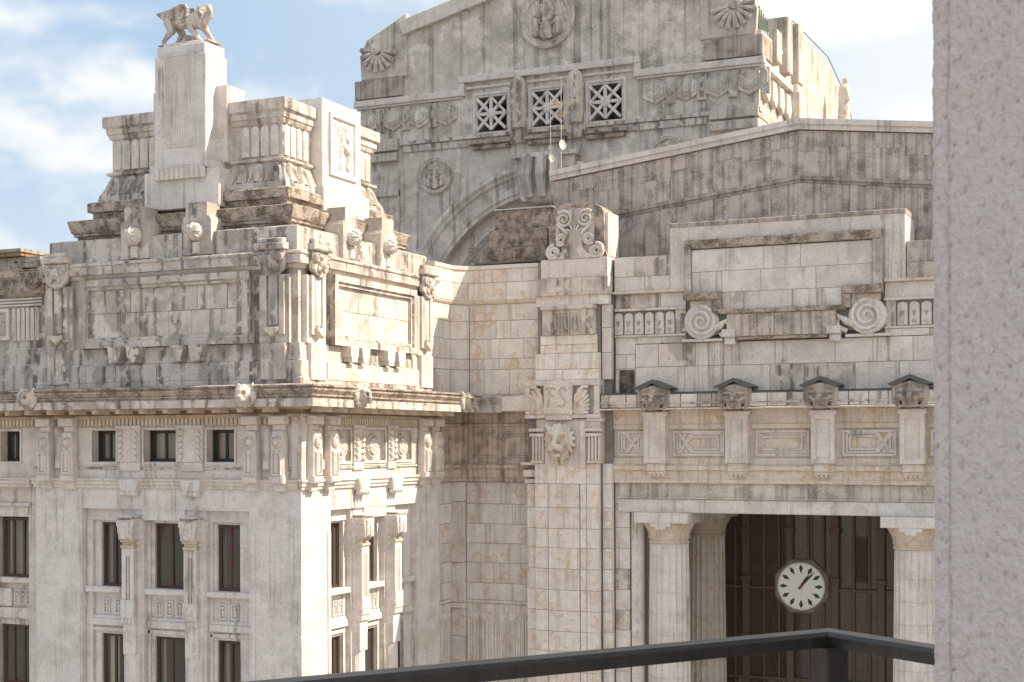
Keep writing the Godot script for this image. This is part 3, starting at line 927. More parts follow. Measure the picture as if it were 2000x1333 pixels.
func pavilion() -> void:
	var p = thing("corner_pavilion", "limestone corner pavilion with stepped crown and sunlit right side below the lion pedestal", "building")
	var WF = 14.0
	var WS = 12.5
	var FL = Transform3D(Basis.IDENTITY, Vector3(-14.0, 0, 0))
	# body walls
	bx(0, 0, -0.9, 2.62, 20.46, 0)
	bx(11.46, 0, -0.9, 13.1, 20.46, 0)
	bx(2.62, 19.13, -0.9, 11.46, 20.46, 0)
	bx(2.62, 0, -0.9, 11.46, 9.0, 0)
	part("wall", p, M.fair, FL)
	bx(0, 0, -0.9, 2.32, 20.46, 0)
	bx(10.18, 0, -0.9, 12.5, 20.46, 0)
	bx(2.32, 19.13, -0.9, 10.18, 20.46, 0)
	bx(2.32, 0, -0.9, 10.18, 9.0, 0)
	part("wall", p, M.fair, SIDE)
	quad(Vector3(-14, 0, -12.5), Vector3(-14, 0, 0), Vector3(-14, 24.5, 0), Vector3(-14, 24.5, -12.5))
	quad(Vector3(0, 0, -12.5), Vector3(-14, 0, -12.5), Vector3(-14, 24.4, -12.5), Vector3(0, 24.4, -12.5))
	part("rear_wall", p, M.fair2)
	for fr in [FL, SIDE]:
		var W: float = WF if fr == FL else WS
		# shallow frame line round the window group
		var a = 2.62 if fr == FL else 2.32
		var b = 11.46 if fr == FL else 10.18
		bx(a - 0.28, 9.0, 0.0, a - 0.10, 18.2, 0.06, 0.02)
		bx(a - 0.10, 9.0, 0.0, a, 18.2, 0.025, 0.01)
		part("frame_strip", p, M.fair, fr)
		bx(b + 0.10, 9.0, 0.0, b + 0.28, 18.2, 0.06, 0.02)
		bx(b, 9.0, 0.0, b + 0.10, 18.2, 0.025, 0.01)
		part("frame_strip", p, M.fair, fr)
	bays(p, FL, 2.62, 11.46, [5.38, 8.66], M.fair)
	bays(p, SIDE, 2.32, 10.18, [4.70, 7.72], M.fair)
	# architrave
	var lp = loop(0.0)
	mould(lp, [Vector2(0.0, 20.02), Vector2(0.09, 20.05), Vector2(0.09, 20.18), Vector2(0.15, 20.20), Vector2(0.15, 20.34), Vector2(0.22, 20.38), Vector2(0.22, 20.46), Vector2(0.0, 20.50)], true)
	part("architrave", p, M.fair2)
	mould(lp, [Vector2(0.0, 20.86), Vector2(0.07, 20.88), Vector2(0.07, 20.95), Vector2(0.0, 20.99)], true)
	part("string_course", p, M.streak2)
	frieze(p, FL, WF, [0.78, 2.12, 11.76, 13.10], [[3.22, 4.50], [6.05, 7.72], [9.35, 10.72]], true, M.fair2)
	frieze(p, SIDE, WS, [0.62, 1.98, 10.52, 11.74], [[2.70, 3.95], [5.20, 7.05], [8.15, 9.55]], false, M.fair2)
	bx(-0.42, 20.5, -0.42, 0.10, 23.2, 0.10, 0.03)
	part("corner_pilaster", p, M.fair2)
	# main cornice
	mould(lp, [Vector2(0.0, 23.36), Vector2(0.28, 23.40), Vector2(0.36, 23.50), Vector2(1.45, 23.50)], true)
	part("soffit", p, M.stain_shade)
	mould(lp, [Vector2(1.45, 23.50), Vector2(1.45, 23.46), Vector2(1.52, 23.46), Vector2(1.52, 23.78), Vector2(1.45, 23.80)], true)
	part("cornice", p, M.streak2)
	mould(lp, [Vector2(1.44, 23.78), Vector2(1.47, 23.86), Vector2(1.53, 23.88), Vector2(1.53, 23.93), Vector2(1.47, 23.96), Vector2(1.60, 24.12), Vector2(1.60, 24.18)], true)
	mould(lp, [Vector2(1.60, 24.18), Vector2(1.54, 24.20), Vector2(1.54, 24.25), Vector2(1.62, 24.27), Vector2(1.62, 24.33), Vector2(1.30, 24.38), Vector2(0.0, 24.46)], true)
	part("gutter_moulding", p, M.lichen)
	for g in [[FL, 0.95], [FL, 12.35], [SIDE, 2.20], [SIDE, 12.30]]:
		inst(mesh_gargoyle, "gargoyle", p, M.streak2, put(g[0], g[1], 23.95, 1.50))
	# attic storey
	mould(loop(0.0), [Vector2(0.0, 24.46), Vector2(0.0, 24.70), Vector2(-0.05, 24.74)], true)
	mould(loop(0.0), [Vector2(-0.05, 24.74), Vector2(-0.05, 25.42), Vector2(-0.12, 25.46), Vector2(-0.16, 26.15), Vector2(-0.30, 26.20), Vector2(-0.30, 29.30)], true)
	part("attic_wall", p, M.streak)
	mould(loop(0.0), [Vector2(-0.30, 29.24), Vector2(-0.22, 29.26), Vector2(-0.12, 29.40), Vector2(-0.12, 29.44)], true)
	part("soffit_band", p, M.tan)
	mould(loop(0.0), [Vector2(-0.12, 29.42), Vector2(0.0, 29.44), Vector2(0.0, 29.80), Vector2(0.06, 29.84), Vector2(0.06, 29.92), Vector2(0.0, 29.98), Vector2(-0.44, 30.04)], true)
	part("ledge", p, M.streak)
	attic_face(p, FL, WF, [M.streak2, M.streak], [M.streak, M.streak2])
	attic_face(p, SIDE, WS, [M.fair2, M.streak2], [M.streak2, M.ochre, M.fair2])
	# stepped crown
	mould(loop(0.0), [Vector2(-0.44, 30.0), Vector2(-0.44, 31.04), Vector2(-0.50, 31.08), Vector2(-1.25, 31.22)], true)
	part("parapet", p, M.streak)
	mould(loop(0.0), [Vector2(-1.30, 31.16), Vector2(-1.30, 31.34), Vector2(-1.18, 31.38), Vector2(-1.18, 31.48), Vector2(-1.10, 31.54), Vector2(-0.98, 32.00), Vector2(-0.98, 32.06), Vector2(-1.1, 32.10), Vector2(-1.8, 32.20)], true)
	part("ledge", p, M.lichen)
	mould(loop(0.0), [Vector2(-1.78, 32.14), Vector2(-1.78, 32.50), Vector2(-1.60, 32.52), Vector2(-1.60, 32.92), Vector2(-1.68, 32.98), Vector2(-2.1, 33.06)], true)
	part("ledge", p, M.lichen)
	mould(loop(0.0), [Vector2(-1.94, 33.02), Vector2(-1.98, 33.30), Vector2(-2.14, 33.60), Vector2(-2.36, 34.20), Vector2(-2.20, 34.26), Vector2(-2.20, 34.36), Vector2(-2.40, 34.42), Vector2(-2.40, 35.92)], true)
	part("crown_wall", p, M.streak2)
	mould(loop(0.0), [Vector2(-2.40, 35.86), Vector2(-2.32, 35.90), Vector2(-2.26, 36.04), Vector2(-2.26, 36.10), Vector2(-2.20, 36.12), Vector2(-2.20, 36.36), Vector2(-2.12, 36.42), Vector2(-2.08, 36.46), Vector2(-2.08, 36.92), Vector2(-2.4, 36.96)], true)
	lid(2.4, 36.96)
	part("crown_cornice", p, M.streak2)
	crown_face(p, FL, WF, 4.75, 9.25)
	crown_face(p, SIDE, WS, 4.55, 8.30)
	# pedestal of the lion on the front
	bx(-8.95, 32.3, -3.2, -4.95, 33.98, -1.30, 0.03)
	bx(-8.72, 33.98, -3.1, -5.20, 34.30, -1.36, 0.03)
	var ped = part("pedestal_base", p, M.fair)
	bx(-8.95, 34.30, -3.3, -4.98, 37.70, -1.95, 0.03)
	part("shoulder_block", p, M.fair2)
	bx(-8.28, 34.05, -2.75, -5.56, 39.02, -1.20, 0.03)
	bx(-8.20, 39.02, -2.70, -5.64, 39.50, -1.26, 0.04)
	bx(-7.95, 39.50, -2.60, -5.85, 39.62, -1.36, 0.03)
	var shaft = part("pedestal_shaft", p, M.fair)
	framed(-7.75, 35.0, -6.12, 39.05, [Vector2(0, -1.21), Vector2(0.0, -1.16), Vector2(0.06, -1.16), Vector2(0.08, -1.20)])
	part("panel_frame", shaft, M.fair)
	for i in 11:
		bx(-7.63 + i * 0.128, 35.12, -1.25, -7.56 + i * 0.128, 38.92, -1.165, 0.02)
		part("rib", shaft, M.fair)
	bx(-7.55, 34.18, -1.3, -6.2, 34.94, -1.185, 0.01)
	part("plaque", shaft, M.fair)
	for i in 10:
		lathe([Vector2(0.0, 33.58), Vector2(0.135, 33.58), Vector2(0.135, 34.05)], 8, Vector3(-8.12 + i * 0.265, 0, -1.20), -PI / 2.0, PI / 2.0)
		part("fringe", shaft, M.fair2)
	# carved block on the sunlit side
	bx(4.70, 32.95, -3.4, 8.10, 37.40, -1.80, 0.04)
	var rel = part("relief_block", p, M.fair, SIDE)
	bx(4.40, 32.3, -2.6, 8.45, 33.4, -1.55, 0.03)
	part("pedestal_base", p, M.fair, SIDE)
	framed(5.25, 34.05, 7.62, 36.88, [Vector2(0, -1.81), Vector2(0.0, -1.70), Vector2(0.18, -1.70), Vector2(0.22, -1.78), Vector2(0.24, -1.92)])
	part("panel_frame", rel, M.fair)
	var seated = [[0.10, 0.84, 0.12, 0.92, 0.17, 0.16, 0.30], [0.05, 0.60, 0.0, 0.10, 0.27, 0.22, 0.26], [-0.18, 0.60, -0.66, 0.98, 0.17, 0.07, 0.16], [-0.20, 0.45, -0.70, 0.72, 0.15, 0.07, 0.15], [-0.22, 0.30, -0.66, 0.46, 0.13, 0.06, 0.13],
		[0.26, 0.56, 0.56, 0.26, 0.12, 0.10, 0.24], [0.56, 0.26, 0.30, -0.02, 0.10, 0.08, 0.28], [0.0, 0.08, 0.46, -0.22, 0.21, 0.16, 0.30], [0.46, -0.22, 0.34, -0.86, 0.15, 0.09, 0.26], [0.34, -0.90, 0.56, -0.96, 0.09, 0.07, 0.22],
		[-0.10, 0.04, -0.14, -0.45, 0.22, 0.17, 0.22], [-0.14, -0.45, -0.32, -0.92, 0.15, 0.08, 0.20], [-0.32, -0.94, -0.10, -0.98, 0.09, 0.07, 0.18], [-0.45, -0.2, -0.62, -0.95, 0.13, 0.16, 0.12], [0.05, -0.3, 0.08, -0.9, 0.09, 0.12, 0.12]]
	var hf = func(a: float, b: float) -> float:
		return limbs(a - 6.43, b - 35.45, seated) + 0.014 * sin(a * 34.0 + b * 6.0)
	relief(5.47, 34.27, 7.40, 36.66, 40, 48, -1.93, hf)
	part("carved_figure", rel, M.fair2)

func wing() -> void:
	var p = thing("side_wing", "recessed side wing cut by the left edge of the picture, beside the corner pavilion", "building", Vector3(-14, 0, 0))
	var fr = Transform3D(Basis.IDENTITY, Vector3(-26.0, 0, -0.5))
	# wall u 0..26 (x -40..-14), with windows in the last bay
	bx(0, 0, -0.9, 23.1, 20.46, 0)
	bx(25.12, 0, -0.9, 26.0, 20.46, 0)
	bx(23.1, 18.66, -0.9, 25.12, 20.46, 0)
	bx(23.1, 0, -0.9, 25.12, 9.0, 0)
	part("wall", p, M.fair2, fr)
	bx(25.0, 18.80, 0.0, 25.14, 19.14, 0.10, 0.02)
	bx(20.0, 19.14, 0.0, 25.3, 19.30, 0.14, 0.02)
	part("hood_moulding", p, M.fair2, fr)
	for f in 2:
		var y = 15.85 - 4.93 * f
		window(p, fr, 23.25, y, 25.05, y + 2.74, -0.45, M.wood, 3, M.curtain if f == 0 else null, 0.8)
		bx(23.1, y - 0.26, -0.85, 25.1, y, -0.08, 0.04)
		part("sill", p, M.fair2, fr)
		bx(23.1, y - 2.19, -0.85, 25.1, y - 0.26, -0.40)
		bx(23.1, y - 1.90, -0.5, 25.1, y - 1.40, -0.20, 0.03)
		bx(23.1, y - 1.35, -0.6, 23.85, y - 0.52, -0.22, 0.03)
		var ap = part("apron", p, M.fair2, fr)
		for i in 3:
			var c = 24.1 + i * 0.36
			framed(c - 0.17, y - 1.28, c + 0.17, y - 0.56, [Vector2(0, -0.40), Vector2(0.01, -0.32), Vector2(0.07, -0.32), Vector2(0.08, -0.39)])
			boss([Vector2(0.08, -0.40), Vector2(0.07, -0.31), Vector2(0.0, -0.29)], 8, c, y - 0.78)
		part("carved_motif", ap, M.fair2)
	# entablature runs on from the pavilion
	var path = [Vector2(-26.0, 0.0), Vector2(-0.25, 0.0)]
	mould(path, [Vector2(-0.5, 20.02), Vector2(0.09, 20.05), Vector2(0.09, 20.18), Vector2(0.15, 20.20), Vector2(0.15, 20.34), Vector2(0.22, 20.38), Vector2(0.22, 20.46), Vector2(-0.5, 20.50)])
	part("architrave", p, M.fair2)
	frieze(p, Transform3D(Basis.IDENTITY, Vector3(-5.0, 0, -0.12)), 4.98, [0.3, 1.35], [[2.86, 3.97]], true, M.fair2)
	bx(0, 20.46, -0.9, 21.0, 23.5, 0.38)
	part("frieze_wall", p, M.fair2, fr)
	path[1] = Vector2(-1.66, 0.0)
	mould(path, [Vector2(-0.3, 23.36), Vector2(0.28, 23.40), Vector2(0.36, 23.50), Vector2(1.45, 23.50), Vector2(1.52, 23.46), Vector2(1.52, 23.78), Vector2(1.45, 23.80), Vector2(-0.3, 23.82)])
	part("cornice", p, M.fair2)
	mould(path, [Vector2(-0.3, 23.83), Vector2(1.44, 23.83), Vector2(1.53, 23.88), Vector2(1.47, 23.96), Vector2(1.60, 24.12), Vector2(1.54, 24.22), Vector2(1.62, 24.30), Vector2(1.30, 24.38), Vector2(-0.3, 24.46)])
	part("gutter_moulding", p, M.lichen)
	# attic of the wing with upright ribs
	mould([Vector2(-26.0, -0.3), Vector2(0.25, -0.3)], [Vector2(-0.8, 24.46), Vector2(0.0, 24.46), Vector2(0.0, 25.55), Vector2(-0.10, 25.60), Vector2(-0.14, 26.30), Vector2(-0.25, 26.36), Vector2(-0.25, 28.80), Vector2(-0.8, 28.80)])
	part("attic_wall", p, M.streak)
	mould([Vector2(-26.0, -0.3), Vector2(0.25, -0.3)], [Vector2(-0.8, 28.70), Vector2(-0.2, 28.70), Vector2(0.02, 28.84), Vector2(0.02, 29.50), Vector2(0.12, 29.60), Vector2(0.12, 29.90), Vector2(-0.8, 30.0)])
	part("ledge", p, M.lichen)
	for i in 6:
		bx(24.3 + i * 0.27 - 0.1, 26.70, -0.2, 24.3 + i * 0.27 + 0.1, 28.20, 0.06, 0.03)
		part("rib", p, M.fair2, fr)
	for y in [28.28, 28.42, 28.56]:
		bx(20.0, y, -0.2, 25.95, y + 0.09, 0.08, 0.02)
		part("string_course", p, M.fair2, fr)
	framed(23.0, 26.75, 24.05, 28.2, [Vector2(0, -0.1), Vector2(0, 0.10), Vector2(0.16, 0.10), Vector2(0.2, -0.05)])
	part("panel_frame", p, M.fair2, fr)
	inst(mesh_capital, "carved_block", p, M.lichen, Transform3D(Basis.from_scale(Vector3(0.7, 0.8, 1.2)), Vector3(-0.25, 29.0, -0.15)))
	# the roof behind closes the wing
	quad(Vector3(-26, 30.0, -1.0), Vector3(0.2, 30.0, -1.0), Vector3(0.2, 30.3, -12), Vector3(-26, 30.3, -12))
	quad(Vector3(-26, 0, -12), Vector3(-26, 0, -0.5), Vector3(-26, 30, -0.5), Vector3(-26, 30, -12))
	part("roof", p, M.lead)

# wall between the pavilion and the monogram pier
func recess() -> void:
	var p = thing("recessed_wall", "weathered ashlar wall in the shaded recess between the sunlit pavilion and the monogram pier", "wall", Vector3(0, 0, -15.2))
	var fr = Transform3D(Basis.IDENTITY, Vector3(0, 0, 0))
	var side = Transform3D(Basis(Vector3(0, 0, -1), Vector3(0, 1, 0), Vector3(1, 0, 0)), Vector3(-0.6, 0, 2.7))
	bx(-0.9, 0, -0.9, 4.5, 30.6, -0.10)
	bx(-1.4, 0, -0.9, -0.72, 23.4, 2.7)
	part("wall_core", p, M.mortar)
	courses(p, fr, 0.16, 4.3, [14.06, 14.92, 15.95, 16.92, 17.90, 18.90, 20.0], 0.0, 0.12, 2.6, M.blocks_recess, "stone_block", 0.015)
	courses(p, side, 0.0, 2.62, [14.06, 14.92, 15.95, 16.92, 17.90, 18.90, 20.0], 0.0, 0.12, 2.4, M.blocks_recess, "stone_block", 0.015)
	# flat pilaster in the corner, in stacked blocks
	courses(p, fr, -0.62, 0.14, [9.0, 10.6, 12.2, 13.6], 0.20, 0.3, 3.0, M.blocks_recess, "pilaster_block", 0.02)
	bx(-0.64, 13.6, -0.1, 0.16, 13.88, 0.30, 0.05)
	part("pilaster_cap", p, M.fair2)
	courses(p, fr, -0.62, 0.14, [13.88, 15.9, 19.0, 20.0], 0.16, 0.26, 3.0, M.blocks_recess, "pilaster_block", 0.02)
	# ribbed dado
	bx(0.16, 13.94, -0.1, 4.3, 14.06, 0.07, 0.02)
	bx(-0.6, 13.94, 0.1, -0.53, 14.06, 2.6)
	part("dado_moulding", p, M.blocks_recess[0])
	bx(0.16, 9.0, -0.1, 4.3, 13.94, -0.045)
	bx(-0.72, 9.0, 0.1, -0.645, 13.94, 2.6)
	part("dado_ground", p, M.blocks_recess[2])
	for i in 8:
		var c = 0.42 + i * 0.50
		bx(c - 0.20, 9.0, -0.10, c - 0.08, 13.1, 0.03, 0.02)
		bx(c + 0.08, 9.0, -0.10, c + 0.20, 13.1, 0.03, 0.02)
		bx(c - 0.06, 9.0, -0.10, c + 0.06, 13.2, 0.0, 0.02)
		bx(c - 0.20, 13.42, -0.10, c + 0.20, 13.86, 0.02, 0.03)
		boss([Vector2(0.10, -0.05), Vector2(0.08, 0.05), Vector2(0.0, 0.08)], 8, c, 13.24)
		part("dado_rib", p, M.blocks_recess[i % 5], fr)
	for i in 5:
		var c = 0.25 + i * 0.5
		bx(c - 0.20, 9.0, -0.10, c - 0.06, 13.1, 0.03, 0.02)
		bx(c + 0.06, 9.0, -0.10, c + 0.20, 13.1, 0.03, 0.02)
		bx(c - 0.20, 13.42, -0.10, c + 0.20, 13.86, 0.02, 0.03)
		part("dado_rib", p, M.blocks_recess[i % 5], side)
	# entablature
	var q = [Vector2(-0.6, 2.68), Vector2(-0.6, 0.5), Vector2(-0.1, 0.0), Vector2(4.3, 0.0)]
	mould(q, [Vector2(-0.1, 20.0), Vector2(0.16, 20.02), Vector2(0.16, 20.22), Vector2(0.22, 20.24), Vector2(0.22, 20.62), Vector2(0.34, 20.70), Vector2(0.34, 20.86), Vector2(0.12, 20.94), Vector2(0.12, 22.74), Vector2(0.22, 22.80), Vector2(0.22, 22.9), Vector2(0.10, 22.95), Vector2(0.12, 23.45), Vector2(-0.1, 23.5)])
	part("entablature", p, M.grime)
	fret(p, fr, 0.4, 3.9, 21.25, 22.45, 0.12, M.grime)
	mould(q, [Vector2(-0.1, 23.45), Vector2(0.75, 23.50), Vector2(0.80, 23.46), Vector2(0.80, 23.80), Vector2(0.74, 23.84), Vector2(0.86, 24.10), Vector2(0.86, 24.22), Vector2(0.80, 24.30), Vector2(-0.1, 24.40)])
	part("cornice", p, M.streak2)
	bx(2.55, 23.52, 0.6, 4.2, 24.24, 0.92, 0.03)
	part("cornice_block", p, M.fair2)
	# attic wall of the recess, splayed in the corner
	var aw = [Vector2(-0.12, 3.2), Vector2(-0.12, 1.2), Vector2(0.55, 0.40), Vector2(4.5, 0.20)]
	mould(aw, [Vector2(-0.5, 24.3), Vector2(-0.1, 24.3), Vector2(-0.1, 30.6), Vector2(-0.5, 30.6)])
	part("wall_core", p, M.mortar)
	var lv = [24.36, 25.62, 26.16, 27.15, 28.05, 28.88]
	for i in 3:
		var d: Vector2 = aw[i + 1] - aw[i]
		var f2 = Transform3D(Basis(Vector3(d.x, 0, d.y).normalized(), Vector3.UP, Vector3(-d.y, 0, d.x).normalized()), Vector3(aw[i].x, 0, aw[i].y))
		courses(p, f2, 0.0, d.length(), lv, 0.0, 0.1, 2.3, M.blocks_recess, "stone_block", 0.015)
		courses(p, f2, 0.0, d.length(), [29.06, 29.95, 30.62], 0.14, 0.24, 1.9, M.blocks_recess, "parapet_block")
	mould(aw, [Vector2(-0.1, 28.86), Vector2(0.05, 28.90), Vector2(0.12, 29.0), Vector2(0.12, 29.06), Vector2(-0.1, 29.07)])
	part("drip_moulding", p, M.tan)
	mould(aw, [Vector2(-0.5, 30.62), Vector2(0.18, 30.62), Vector2(0.18, 30.82), Vector2(-0.5, 30.9)])
	part("coping", p, M.fair2)
	bx(-1.2, 0, -6.0, 4.5, 30.7, -0.92)
	part("roof_mass", p, M.lead)
	bx(0.75, 30.9, -0.2, 4.4, 31.0, 0.24, 0.03)
	part("gutter", p, M.lead)
	# mossy stepped buttress by the scroll
	courses(p, fr, 0.85, 4.4, [30.98, 31.78], -0.45, 1.0, 1.6, M.blocks_dark)
	courses(p, fr, 1.15, 4.4, [31.78, 32.72], -0.65, 1.0, 1.7, M.blocks_dark)
	courses(p, fr, 1.42, 4.4, [32.72, 33.72], -0.85, 1.0, 1.5, M.blocks_dark)
	bx(1.36, 33.72, -2.2, 4.6, 33.80, -0.80, 0.02)
	part("flashing", p, M.steel)

# a crossed key fret carved in a frieze panel
func fret(p: Node, fr: Transform3D, u0: float, u1: float, v0: float, v1: float, w: float, mat: Material, cross_at := -1.0) -> void:
	var c = cross_at if cross_at > 0.0 else (u0 + u1) / 2.0
	var h = (v1 - v0) / 2.0
	var t = 0.068
	for k in 2:
		var o = 0.13 * k
		for s in [-1.0, 1.0]:
			var ends = [u0, c] if s < 0 else [c, u1]
			var e0: float = ends[0] if s < 0 else ends[1]
			tube([Vector3(e0 - s * o, v0 + o, w), Vector3(c + s * (0.34 - o * 0.4), v0 + o, w), Vector3(c - s * (0.26 + o * 0.4), v1 - o, w), Vector3(c - s * 0.42, v1 - o, w)], t, 4)
			tube([Vector3(e0 - s * o, v1 - o, w), Vector3(c + s * (0.34 - o * 0.4), v1 - o, w), Vector3(c - s * (0.26 + o * 0.4), v0 + o, w), Vector3(c - s * 0.42, v0 + o, w)], t, 4)
			tube([Vector3(e0 - s * o, v0 + o, w), Vector3(e0 - s * o, v1 - o, w)], t, 4)
	part("carved_fret", p, mat, fr)

func scroll(cu: float, cv: float, r: float, turn: float, w: float, dir := 1.0, thick := 0.09, turns := 2.0) -> void:
	var pts = []
	var n = int(26 * turns)
	for i in n + 1:
		var t = float(i) / n
		var a = turn + dir * TAU * turns * t
		var rr = r * (1.0 - 0.86 * t)
		pts.append(Vector3(cu + cos(a) * rr, cv + sin(a) * rr, w + 0.06 * t))
	tube(pts, thick, 6, thick * 0.6)

func monogram_pier() -> void:
	var Z = -14.4
	var p = thing("monogram_pier", "tall stained stone pier with carved FS monogram, wings and lion head", "pier", Vector3(6.0, 0, Z))
	var fr = Transform3D(Basis.IDENTITY, Vector3(-6.0, 0, 0))   # u is world x
	var low = [9.0, 9.9, 10.85, 11.83, 12.80, 13.80, 14.81, 15.83, 16.85, 17.79, 18.81, 19.96]
	bx(3.80, 0, -1.6, 7.62, 24.9, -0.28)
	bx(4.36, 24.9, -1.6, 7.62, 30.8, -0.28)
	bx(7.62, 0, -1.6, 8.1, 30.8, -0.62)
	part("core", p, M.mortar, fr)
	courses(p, fr, 3.76, 4.26, low, -0.22, 0.3, 2.0, M.blocks_pier)
	courses(p, fr, 4.28, 4.98, low, 0.0, 0.3, 2.0, M.blocks_pier)
	courses(p, fr, 5.0, 6.62, low, 0.04, 0.3, 2.6, M.blocks_pier)
	courses(p, fr, 6.64, 6.98, low, -0.03, 0.3, 2.0, M.blocks_pier)
	courses(p, fr, 7.0, 7.62, low, 0.02, 0.3, 2.0, M.blocks_pier)
	courses(p, fr, 7.64, 8.12, low, -0.45, 0.3, 2.0, M.blocks_pier)
	courses(p, fr, 7.64, 8.12, [19.96, 20.95], -0.45, 0.3, 2.0, M.blocks_pier)
	# left bracket mouldings
	bx(3.68, 19.98, -0.6, 4.27, 20.20, -0.10, 0.03)
	bx(3.62, 20.28, -0.6, 4.27, 20.64, -0.05, 0.03)
	bx(3.5, 20.86, -0.6, 4.27, 21.02, 0.0, 0.03)
	part("bracket_moulding", p, M.fair2, fr)
	courses(p, fr, 4.28, 7.62, [19.96, 20.95], 0.0, 0.3, 1.2, M.blocks_pier)
	# capital zone: fluted flanks and the lion's head
	bx(4.35, 20.95, -0.6, 7.70, 23.1, -0.05)
	part("capital_block", p, M.ochre, fr)
	for c in [4.42, 7.35]:
		for i in 4: bx(c - 0.25 + i * 0.17, 21.1, -0.3, c - 0.13 + i * 0.17, 22.25, 0.12, 0.03)
		bx(c - 0.36, 22.25, -0.3, c + 0.42, 22.42, 0.18, 0.03)
		bx(c - 0.38, 22.50, -0.3, c + 0.44, 22.66, 0.22, 0.03)
		bx(c - 0.30, 20.96, -0.3, c + 0.36, 21.1, 0.16, 0.03)
		part("fluted_bracket", p, M.ochre, fr)
	bx(6.72, 20.75, -0.3, 6.98, 23.0, 0.22, 0.03)
	bx(4.80, 20.80, -0.3, 6.72, 23.02, 0.02, 0.03)
	part("lion_ground", p, M.fair2, fr)
	inst(mesh_lion_head, "lion_head", p, M.ochre, put(fr, 5.66, 21.98, 0.02, Vector3(1.02, 1.0, 0.95)))
	# crest with monogram and wings
	bx(3.78, 23.14, -0.8, 7.72, 23.34, 0.10, 0.03)
	bx(3.78, 24.72, -0.8, 7.72, 25.0, 0.10, 0.04)
	bx(3.80, 23.34, -0.8, 7.70, 24.72, -0.18, 0.02)
	bx(3.80, 23.34, -0.3, 4.08, 24.72, 0.08, 0.03)
	bx(7.40, 23.34, -0.3, 7.70, 24.72, 0.08, 0.03)
	bx(7.00, 22.98, -0.5, 7.80, 23.14, 0.02, 0.02)
	part("crest_frame", p, M.fair2, fr)
	slab(pv([4.86, 23.30, 6.34, 23.30, 6.34, 24.78, 6.05, 24.96, 5.6, 25.02, 5.15, 24.96, 4.86, 24.78]), -0.4, 0.26, 0.02)
	bx(4.95, 23.06, -0.3, 6.26, 23.30, 0.24, 0.03)
	var sh = part("shield", p, M.fair2, fr)
	# the letters are cut into a raised face
	var lf = [[5.06, 24.56, 5.48, 24.56], [5.18, 24.56, 5.18, 23.98], [5.18, 23.98, 5.10, 23.72], [5.18, 24.22, 5.40, 24.22]]
	var ls = []
	var sp = [[6.06, 24.48], [5.96, 24.58], [5.82, 24.57], [5.72, 24.44], [5.75, 24.30], [5.86, 24.17], [5.98, 24.02], [6.02, 23.86], [5.94, 23.71], [5.80, 23.66], [5.66, 23.72]]
	for i in sp.size() - 1: ls.append([sp[i][0], sp[i][1], sp[i + 1][0], sp[i + 1][1]])
	var cutting = func(u: float, v: float) -> float:
		var best = 1.0
		for q in lf + ls:
			var c = Geometry2D.get_closest_point_to_segment(Vector2(u, v), Vector2(q[0], q[1]), Vector2(q[2], q[3]))
			best = minf(best, c.distance_to(Vector2(u, v)))
		var edge = minf(minf(u - 4.90, 6.30 - u), minf(v - 23.34, 24.86 - v))
		return 0.10 * sst(0.0, 0.05, edge) - 0.11 * sst(0.075, 0.03, best)
	relief(4.90, 23.34, 6.30, 24.86, 56, 60, 0.255, cutting)
	part("lettered_face", sh, M.fair2)
	for s in [-1.0, 1.0]:
		var ox = 4.80 if s < 0 else 6.40
		for i in 8:
			var a0 = 1.30 - i * 0.19
			var l = 1.32 - 0.075 * absf(i - 2.0)
			var base = Vector3(ox + s * 0.02, 23.40, -0.05)
			var tip = base + Vector3(s * l * cos(a0) * 0.75, l * sin(a0) + 0.06, 0.10)
			tube([base, base.lerp(tip, 0.5) + Vector3(0, 0.0, 0.16), tip], 0.12, 6, 0.085)
		tube([Vector3(ox + s * 0.02, 23.4, 0.05), Vector3(ox + s * 0.10, 24.2, 0.15), Vector3(ox + s * 0.45, 24.66, 0.12), Vector3(ox + s * 0.72, 24.66, 0.05)], 0.10, 6)
		part("carved_wing", p, M.ochre, fr)
	# upper shaft with drops
	courses(p, fr, 4.32, 7.66, [25.0, 25.52, 26.30], 0.0, 0.3, 1.7, M.blocks_pier)
	courses(p, fr, 4.55, 7.50, [26.30, 26.72, 27.18], -0.10, 0.3, 1.6, M.blocks_pier)
	bx(4.70, 27.18, -0.5, 7.42, 28.60, 0.02, 0.03)
	bx(4.62, 28.42, -0.5, 7.48, 28.62, 0.16, 0.03)
	var tab = part("tablet", p, M.streak2, fr)
	for i in 3:
		var c = 5.42 + i * 0.52
		framed(c - 0.22, 27.22, c + 0.22, 28.30, [Vector2(0.0, 0.03), Vector2(0.0, 0.10), Vector2(0.05, 0.10), Vector2(0.07, 0.0)])
		tube([Vector3(c, 27.45, 0.06), Vector3(c, 27.72, 0.10), Vector3(c, 28.2, 0.05)], 0.12, 6, 0.04)
		part("drop", tab, M.streak2)
	courses(p, fr, 4.32, 8.14, [28.62, 29.16], -0.12, 0.3, 1.9, M.blocks_pier)
	courses(p, fr, 7.66, 8.16, [25.0, 26.3, 27.5, 28.62], -0.35, 0.3, 1.9, M.blocks_gable)
	courses(p, fr, 4.45, 8.14, [29.16, 29.95], 0.04, 0.6, 2.4, [M.streak2, M.ochre])
	bx(4.35, 29.10, -1.6, 8.20, 29.20, 0.10, 0.02)
	part("string_course", p, M.streak2, fr)
	bx(4.60, 29.95, -1.8, 8.08, 30.88, -0.08, 0.03)
	part("scroll_base", p, M.fair2, fr)
	# scrolled acroterion
	var pts = [4.90, 30.88, 8.0, 30.88, 7.85, 31.3, 7.80, 33.05]
	for i in 9:
		var a = PI * i / 8.0
		pts.append(6.35 + cos(a) * 1.45)
		pts.append(33.05 + sin(a) * 0.62)
